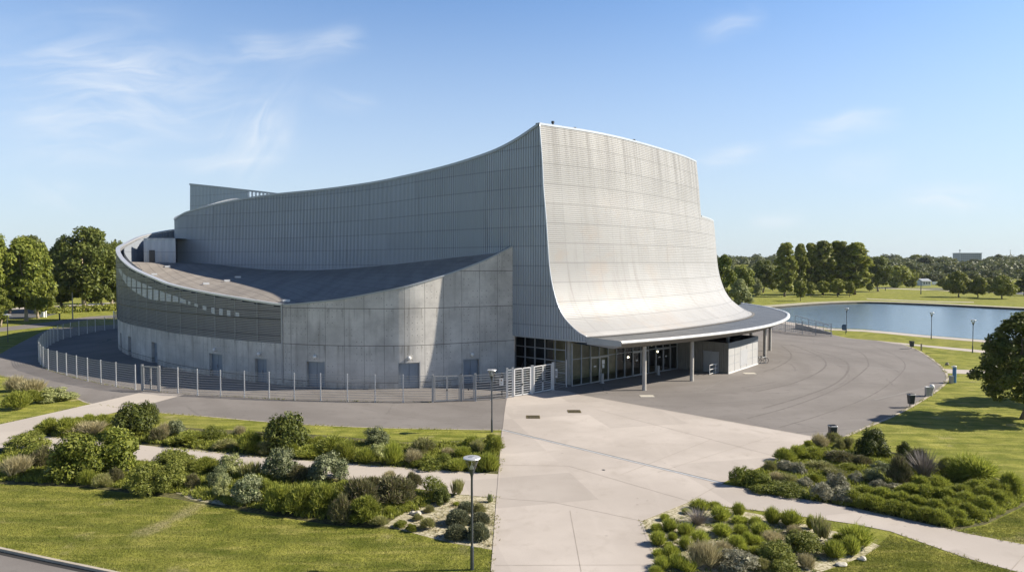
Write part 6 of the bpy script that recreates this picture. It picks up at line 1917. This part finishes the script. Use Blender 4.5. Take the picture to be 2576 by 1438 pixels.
BEDS = {
 'the roadside bed': [
  ('fine', 104, 1096, 60, 42), ('fine', 155, 1098, 64, 48), ('dry', 203, 1101, 86, 40), ('fine', 215, 1068, 46, 26), ('fine', 248, 1082, 58, 38), ('dry', 259, 1077, 24, 32), ('leafydark', 318, 1107, 92, 92), ('leafydark', 362, 1072, 50, 60),
  ('dry', 407, 1105, 32, 42), ('heather', 388, 1116, 42, 38), ('varieg', 434, 1101, 44, 44), ('needle', 456, 1124, 96, 34), ('ball', 533, 1112, 52, 42), ('dry', 600, 1099, 30, 30), ('drygreen', 553, 1136, 68, 30), ('fine', 620, 1141, 70, 54),
  ('leafydark', 704, 1144, 104, 100), ('grass', 731, 1143, 32, 32), ('fine', 763, 1129, 42, 34), ('fine', 776, 1154, 82, 32), ('fine', 833, 1151, 104, 52), ('fine', 860, 1164, 60, 52), ('greyleaf', 942, 1127, 70, 54), ('paleleaf', 948, 1156, 46, 40),
  ('grass', 912, 1169, 60, 42), ('grass', 985, 1173, 54, 62), ('dry', 1035, 1173, 54, 42), ('drygreen', 1065, 1147, 76, 44), ('ivy', 1070, 1184, 84, 28), ('ball', 1115, 1173, 44, 34), ('dry', 1128, 1149, 44, 22), ('grass', 1163, 1156, 48, 34),
  ('upright', 1201, 1141, 34, 36), ('fine', 1188, 1129, 54, 32), ('fine', 1243, 1151, 46, 52), ('grass', 1148, 1189, 62, 34), ('grass', 1228, 1190, 60, 52), ('fine', 1238, 1122, 40, 30), ('fine', 180, 1084, 50, 34), ('drygreen', 660, 1146, 50, 34), ('fine', 800, 1133, 52, 34), ('fine', 1192, 1176, 52, 36)],
 'the front lawn bed': [
  ('leafysmall', 40, 1142, 96, 52), ('dry', 22, 1203, 76, 58), ('heather', 86, 1182, 66, 56), ('leafy', 60, 1172, 70, 52), ('leafy', 165, 1214, 128, 120), ('leafy', 268, 1196, 122, 116), ('grass', 207, 1223, 46, 42), ('drygreen', 247, 1229, 46, 36), ('heather', 282, 1213, 42, 36),
  ('leafysmall', 352, 1249, 100, 82), ('leafysmall', 408, 1244, 84, 78), ('leafysmall', 415, 1194, 104, 60), ('leafysmall', 440, 1190, 58, 54), ('fine', 505, 1193, 80, 40), ('paleleaf', 570, 1199, 58, 56), ('upright', 623, 1207, 56, 46), ('varieg', 692, 1213, 86, 80),
  ('heather', 752, 1217, 74, 46), ('varieg', 820, 1219, 96, 78), ('heather', 477, 1230, 40, 38), ('greyleaf', 541, 1231, 58, 58), ('paleleaf', 549, 1253, 40, 52), ('varieg', 612, 1273, 84, 74), ('needle', 668, 1266, 56, 56), ('fine', 690, 1293, 86, 72), ('fine', 748, 1300, 90, 78), ('fine', 806, 1302, 86, 80),
  ('heather', 900, 1302, 100, 98), ('heather', 985, 1280, 116, 80), ('heather', 1038, 1230, 48, 42), ('dry', 975, 1212, 40, 28), ('needle', 912, 1324, 78, 74), ('heather', 852, 1322, 66, 76), ('grass', 978, 1299, 42, 26), ('drygreen', 948, 1329, 46, 30), ('ball', 1090, 1256, 66, 54), ('leafydark', 1108, 1273, 44, 46),
  ('upright', 1150, 1251, 40, 46), ('cushion', 1150, 1326, 62, 42), ('cushion', 1172, 1291, 44, 28), ('cushion', 1206, 1321, 50, 30), ('drygreen', 1205, 1291, 42, 24), ('cushion', 1146, 1361, 58, 38), ('cushion', 1202, 1363, 54, 46), ('needle', 1006, 1330, 36, 20), ('needle', 1033, 1339, 30, 22), ('drygreen', 1072, 1337, 40, 34),
  ('drygreen', 1048, 1312, 32, 20), ('drygreen', 1077, 1291, 30, 20), ('grass', 1147, 1273, 18, 12), ('paleleaf', 1232, 1264, 16, 22), ('fine', 640, 1236, 60, 40), ('leafydark', 780, 1258, 80, 44), ('fine', 860, 1262, 70, 50), ('heather', 930, 1250, 80, 50), ('heather', 1010, 1258, 60, 44)],
 'the far left bed': [('dry', 24, 988, 64, 42), ('dry', 66, 996, 66, 44), ('fine', 28, 1034, 74, 48), ('paleleaf', 118, 1013, 86, 38), ('fine', 70, 1018, 60, 36)],
 'the plaza corner bed': [
  ('dry', 2072, 1130, 50, 38), ('drygreen', 2106, 1119, 44, 32), ('drygreen', 2117, 1136, 32, 32), ('drygreen', 2142, 1133, 32, 34), ('fine', 2040, 1132, 34, 24), ('fine', 1985, 1166, 60, 38), ('fine', 2020, 1158, 60, 36), ('fine', 2060, 1161, 64, 34), ('leafydark', 2206, 1156, 76, 76),
  ('heather', 2130, 1173, 82, 38), ('heather', 2275, 1229, 62, 80), ('leafydark', 2283, 1147, 34, 36), ('twig', 2350, 1214, 104, 84), ('longgrass', 2482, 1229, 122, 82), ('fine', 2425, 1219, 48, 44), ('longgrass', 2562, 1251, 60, 62), ('ivy', 1868, 1224, 50, 50), ('ivy', 1912, 1227, 66, 44), ('ivy', 1940, 1245, 84, 30), ('ivy', 1995, 1251, 104, 32),
  ('drygreen', 1942, 1191, 44, 32), ('greywhite', 1988, 1188, 50, 28), ('greywhite', 2017, 1197, 38, 34), ('dry', 1960, 1216, 38, 30), ('drygreen', 1990, 1223, 54, 30), ('greywhite', 2030, 1229, 44, 28), ('drygreen', 2078, 1193, 84, 32), ('fine', 2150, 1194, 66, 26), ('greyleaf', 2230, 1193, 56, 30), ('fine', 2055, 1221, 44, 30),
  ('greywhite', 2076, 1264, 56, 48), ('greywhite', 2118, 1241, 62, 50), ('greywhite', 2163, 1219, 40, 32), ('greywhite', 2140, 1269, 66, 42), ('greyleaf', 2208, 1223, 54, 44), ('greywhite', 2218, 1238, 46, 32), ('greywhite', 2262, 1241, 50, 24), ('drygreen', 2110, 1207, 60, 28), ('heather', 2180, 1176, 56, 30), ('heather', 2320, 1190, 60, 60), ('fine', 2400, 1196, 50, 44)] +
  [('fine', X, Y, 62, 42) for X, Y in ((2155, 1274), (2190, 1285), (2226, 1293), (2263, 1301), (2301, 1309), (2340, 1318), (2380, 1325), (2420, 1321), (2456, 1308), (2492, 1291), (2526, 1276), (2185, 1262), (2230, 1268), (2275, 1278), (2320, 1288), (2365, 1298), (2410, 1296), (2450, 1282), (2490, 1266), (2530, 1256), (2300, 1258), (2345, 1263), (2390, 1268), (2430, 1260), (2470, 1249), (2330, 1239), (2380, 1241))],
 'the walkway gravel bed': [('grass', X, Y, w_ * 1.12, h_ * 1.05) for X, Y, w_, h_ in (
  (1767, 1290, 56, 32), (1803, 1284, 34, 22), (1820, 1318, 54, 44), (1863, 1301, 36, 36), (1868, 1323, 48, 24), (1906, 1329, 34, 30), (1950, 1323, 44, 46), (2000, 1331, 58, 46), (2044, 1333, 24, 38), (1731, 1295, 28, 16), (1675, 1312, 26, 20), (1688, 1341, 40, 37), (1655, 1341, 34, 24), (1731, 1353, 50, 36), (1660, 1377, 44, 40), (1695, 1361, 26, 22),
  (1731, 1386, 38, 38), (1767, 1373, 48, 38), (1825, 1355, 56, 36), (1870, 1349, 40, 30), (1922, 1356, 56, 40), (1886, 1373, 30, 36), (1861, 1385, 48, 38), (1912, 1379, 44, 30), (1873, 1393, 34, 24), (1909, 1401, 44, 26), (1693, 1406, 44, 34), (1685, 1381, 26, 18), (1711, 1437, 52, 42), (1735, 1446, 50, 36), (1662, 1406, 38, 24), (1672, 1437, 48, 36), (1655, 1449, 42, 24), (2110, 1411, 56, 50), (2150, 1403, 48, 54), (2172, 1386, 86, 62), (2115, 1363, 32, 20))] +
  [('twig', 1764, 1331, 92, 48), ('dry', 1780, 1441, 88, 78), ('greywhite', 1868, 1449, 98, 60), ('upright', 2074, 1367, 56, 68), ('leafysmall', 2035, 1403, 92, 64), ('leafysmall', 1965, 1429, 92, 64), ('leafysmall', 1980, 1450, 78, 40), ('dry', 2036, 1435, 44, 42), ('dry', 2005, 1351, 46, 30), ('dry', 1955, 1376, 60, 36), ('dry', 1827, 1397, 56, 34), ('drygreen', 1815, 1425, 60, 44), ('drygreen', 1925, 1440, 44, 34)]}
SIDE = {'the roadside bed': 5}
rs_ = np.random.default_rng(77); sh_used = set(); FOOT = {}
BOUND = {}
for bed, items in BEDS.items():
    kinds = {}
    for it in items: kinds.setdefault(it[0], []).append(it)
    for i, (kd, X, Yb, wpx, hpx) in enumerate(items):
        var = SH[kd][i % 3]; x, y = G(X, Yb); k = mpp(y); W = wpx * k; Hh = hpx * k
        # seen from above, part of the pixel height is the depth of the mound
        tiltf = CAMZ / y; Hh = max((hpx * k - W * .28 * tiltf) * 1.02, hpx * k * .74); W *= 1.08; y2 = y + W * .36
        sx, sz = W / var[1], Hh / var[2]
        same = sorted(kinds[kd], key=lambda t: (round(t[2] / 26), t[1]))
        # place in words: row from the back of the bed, then from the left within the row
        same = sorted(kinds[kd], key=lambda t: t[1])
        n_ = len(same); p_ = same.index((kd, X, Yb, wpx, hpx)); dn_, cat = DESC[kd]
        if n_ == 1: lab = f'{dn_}, the only one of its kind in {bed}'
        elif p_ == 0: lab = f'{dn_} in {bed}, leftmost such one'
        elif p_ == n_ - 1: lab = f'{dn_} in {bed}, rightmost such one'
        elif p_ < len(ORD) and p_ <= n_ // 2: lab = f'{dn_} in {bed}, {ORD[p_]} such from the left'
        else: lab = f'{dn_} in {bed}, {ORD[n_ - 1 - p_]} such from the right'
        o = var[0]
        if o.name in sh_used: o = var[0].copy(); col.objects.link(o)
        sh_used.add(o.name)
        o.location = (x, y2, -.01); o.rotation_euler = (0, 0, rs_.uniform(0, 6.28)); o.scale = (sx, sx, sz)
        tag(o, lab, cat, kind='thing'); tag(o, None, None, f'{dn_.split(" ")[-1]} plants of {bed}' if n_ > 1 else None)
        if n_ == 1 and 'group' in o: del o['group']
        FOOT.setdefault(bed, []).append((x, y2, W / 2))
for kd, vs in SH.items():
    for o, W, H in vs:
        if 'label' not in o: bpy.data.objects.remove(o)

# planting soil, gravel and ground cover
def bed_sheet(name, px, m, z): return sheet(name, px, z, m)
bed_sheet('planting_soil', [(70, 1093), (130, 1062), (240, 1050), (300, 1080), (420, 1072), (600, 1082), (840, 1095), (1000, 1112), (1150, 1108), (1258, 1096), (1253, 1191), (1030, 1176), (887, 1165), (737, 1155), (518, 1133), (420, 1124)], M['mulch'], .004)
bed_sheet('planting_soil', [(-60, 1125), (0, 1129), (150, 1141), (337, 1158), (539, 1170), (873, 1209), (1153, 1244), (1060, 1300), (990, 1330), (850, 1322), (640, 1290), (420, 1250), (200, 1225), (-60, 1214)], M['mulch'], .004)
bed_sheet('gravel', [(966, 1322), (1010, 1292), (1080, 1268), (1150, 1243.5), (1248, 1253), (1240, 1382), (1130, 1364), (1050, 1343)], M['gravel'], .008)
bed_sheet('gravel', [(440, 1238), (500, 1212), (560, 1226), (610, 1262), (560, 1270), (480, 1256)], M['gravel'], .008)
bed_sheet('planting_soil', [(1850, 1222), (1950, 1162), (2048, 1112), (2130, 1104), (2260, 1140), (2420, 1180), (2576, 1220), (2600, 1260), (2480, 1318), (2400, 1334), (2260, 1304), (2150, 1280), (1990, 1251)], M['mulch'], .004)
bed_sheet('gravel', [(1615, 1310), (1735, 1262), (1840, 1280), (1960, 1303), (2140, 1345), (2215, 1372), (2170, 1400), (2060, 1440), (2000, 1500), (1690, 1500), (1660, 1438)], M['gravel'], .012)
for X, Y, w_, h_, lab in ((1050, 1295, .45, .2, 'white stone lying on the pale gravel beside the heather clumps'), (1037, 1293, .3, .16, 'smaller white stone next to the larger one on the pale gravel'), (2168, 1408, .38, .16, 'pale flat stone at the right tip of the gravel bed'), (2116, 1422, .42, .14, 'pale flat stone before the rightmost tufts of the gravel bed'), (318, 1191, .4, .3, 'white stone between the bright leafy bush and the yellow green bush')):
    x, y = G(X, Y); bm = bmesh.new(); bmesh.ops.create_icosphere(bm, subdivisions=2, radius=1)
    for v in bm.verts:
        v.co *= 1 + .16 * math.sin(v.co.x*4 + X) + .12 * math.cos(v.co.y*5); v.co.x *= w_/2; v.co.y *= w_/2.4; v.co.z = max(v.co.z*h_*.7, -.02) + .05
    me = bpy.data.meshes.new('stone'); bm.to_mesh(me); bm.free(); me.materials.append(M['cover'])
    o = bpy.data.objects.new('stone', me); o.location = (x, y, 0); col.objects.link(o); tag(o, lab, 'stone')

def inpoly(P, poly):
    x, y = P[:, 0], P[:, 1]; ins = np.zeros(len(P), bool); n = len(poly)
    for i in range(n):
        x0, y0 = poly[i]; x1, y1 = poly[(i + 1) % n]
        c_ = ((y0 > y) != (y1 > y)) & (x < (x1 - x0) * (y - y0) / (y1 - y0 + 1e-12) + x0)
        ins ^= c_
    return ins
def scatter(px, n, r):
    poly = [G(*p) for p in px]; A = np.array(poly); out = np.zeros((0, 2))
    lo_, hi_ = A.min(0), A.max(0)
    while len(out) < n:
        P = r.uniform(lo_, hi_, (n * 2, 2)); out = np.vstack([out, P[inpoly(P, poly)]])
    return out[:n]
def cover(px, n, h, m, seed, name='ground_cover', w_=.02, spread=.16):
    r = np.random.default_rng(seed); P = scatter(px, n // 14, r); Vs = []
    lump = .55 + .45 * np.sin(P[:, 0] * 2.1) * np.cos(P[:, 1] * 1.7)
    for (x, y), l in zip(P, lump):
        Vs.append(blades(14, r, .10, h * (.5 + .6 * l) * r.uniform(.7, 1.2), spread, w_, .5) + np.array((x, y, 0)))
    o = np_quads(name, np.vstack(Vs), M[m]); tag(o, kind='stuff'); return o
cover([(80, 1092), (130, 1066), (240, 1056), (300, 1080), (420, 1085), (600, 1096), (840, 1110), (1000, 1118), (1150, 1115), (1256, 1102), (1251, 1189), (1030, 1174), (887, 1162), (737, 1152), (518, 1130), (420, 1121)], 46000, .40, 'fuzz_green', 501)
cover([(-60, 1130), (150, 1146), (337, 1163), (539, 1175), (873, 1214), (1120, 1246), (1060, 1280), (970, 1310), (850, 1314), (640, 1280), (420, 1240), (200, 1218), (-60, 1208)], 50000, .38, 'fuzz_green', 502)
cover([(1856, 1222), (1955, 1164), (2050, 1116), (2130, 1108), (2250, 1150), (2420, 1190), (2576, 1226), (2590, 1256), (2480, 1312), (2400, 1328), (2260, 1298), (2150, 1275), (1990, 1247)], 60000, .38, 'fuzz_green', 503)
cover([(1640, 1330), (1740, 1285), (1960, 1320), (2150, 1372), (2060, 1430), (1990, 1490), (1690, 1490)], 5000, .16, 'blade_mix', 504)
cover([(1000, 1325), (1150, 1260), (1240, 1262), (1236, 1376), (1120, 1358)], 1500, .10, 'blade_dry', 505)
# short mown grass blades of the nearest lawns
def mown(px, n, seed):
    r = np.random.default_rng(seed); P = scatter(px, n, r); k = r.uniform(.7, 1.3, n)
    a = r.uniform(0, PI, n); sx, sy = np.cos(a) * .010 * k, np.sin(a) * .010 * k
    h = .055 * k; t = r.normal(size=(n, 2)) * .022
    z = np.zeros(n)
    V = np.stack([np.stack([P[:, 0] - sx, P[:, 1] - sy, z], 1), np.stack([P[:, 0] + sx, P[:, 1] + sy, z], 1), np.stack([P[:, 0] + t[:, 0], P[:, 1] + t[:, 1], h], 1)], 1)
    o = np_quads('mown_grass', V.reshape(-1, 3), M['mown'], None, 3); tag(o, kind='stuff')
mown([(-60, 1216), (200, 1228), (420, 1254), (640, 1294), (850, 1326), (966, 1326), (1050, 1346), (1130, 1367), (1239, 1384), (1236, 1446), (440, 1475), (260, 1437), (0, 1380), (-60, 1364)], 70000, 601)
mown([(2000, 1500), (2060, 1442), (2170, 1404), (2240, 1344), (2430, 1408), (2620, 1452), (2700, 1500)], 26000, 602)
mown([(2400, 1338), (2480, 1322), (2600, 1264), (2700, 1270), (2700, 1388), (2440, 1340)], 12000, 603)
# ================================================================ ragged grass along kerbs, paths and the fence foot
def edge_grass(lines, per_m, h, seed, off=.10):
    r = np.random.default_rng(seed); Vs = []
    for pts in lines:
        C = resample(np.array(pts, float), .25); L = .25 * (len(C) - 1); n = int(L * per_m)
        if n < 2: continue
        k = r.uniform(0, len(C) - 1.001, n); i = k.astype(int); f = (k - i)[:, None]
        P = C[i] * (1 - f) + C[i + 1] * f + r.normal(size=(n, 2)) * off
        m_ = .5 + .5 * np.sin(P[:, 0] * .9 + P[:, 1] * 1.3) + r.normal(size=n) * .25
        P = P[m_ > .45]
        for x, y in P: Vs.append(blades(5, r, .04, h * r.uniform(.5, 1.3), .08, .010, .5) + np.array((x, y, .004)))
    o = np_quads('edge_grass', np.vstack(Vs), M['fuzz_mix']); tag(o, kind='stuff')
near = lambda pts: [p for p in pts if p[1] < 95]
edge_grass([near([tuple(p) for p in ringc]), near(fore), [G(X, Y - 4) for X, Y in road_edge], [G(1264, 1083), G(1256, 1190)], [G(1249, 1254), G(1238, 1438)], [G(X, Y + 1.5) for X, Y in pathL_up], [G(X, Y) for X, Y in pathL_lo],
            [G(X, Y) for X, Y in ((1830, 1277), (1960, 1292), (2150, 1320), (2240, 1338), (2430, 1405), (2576, 1444))], [G(X, Y) for X, Y in ((1860, 1222), (1990, 1249), (2150, 1277), (2300, 1309), (2440, 1342), (2576, 1368))], [G(X, Y) for X, Y in ((0, 1066), (110, 1042), (222, 1016))],
            [G(1617, 1311), G(1662, 1438)]], 16, .13, 701)
edge_grass([[tuple(p) for p in lp if p[1] < 90], [G(*p) for p in midp]], 9, .16, 702, .07)
# ================================================================ thin summer air
b = MB(); b.box((0, 900, 24), (4200, 2200, 50))
t = NT('haze_air'); v = t.n('ShaderNodeVolumePrincipled'); v.inputs['Density'].default_value = HAZE; v.inputs['Color'].default_value = (.80, .88, 1, 1); v.inputs['Anisotropy'].default_value = .2
t.l(v.outputs[0], t.out.inputs['Volume'])
o = b.build('haze', t.m); tag(o, kind='stuff')
bpy.context.view_layer.update()
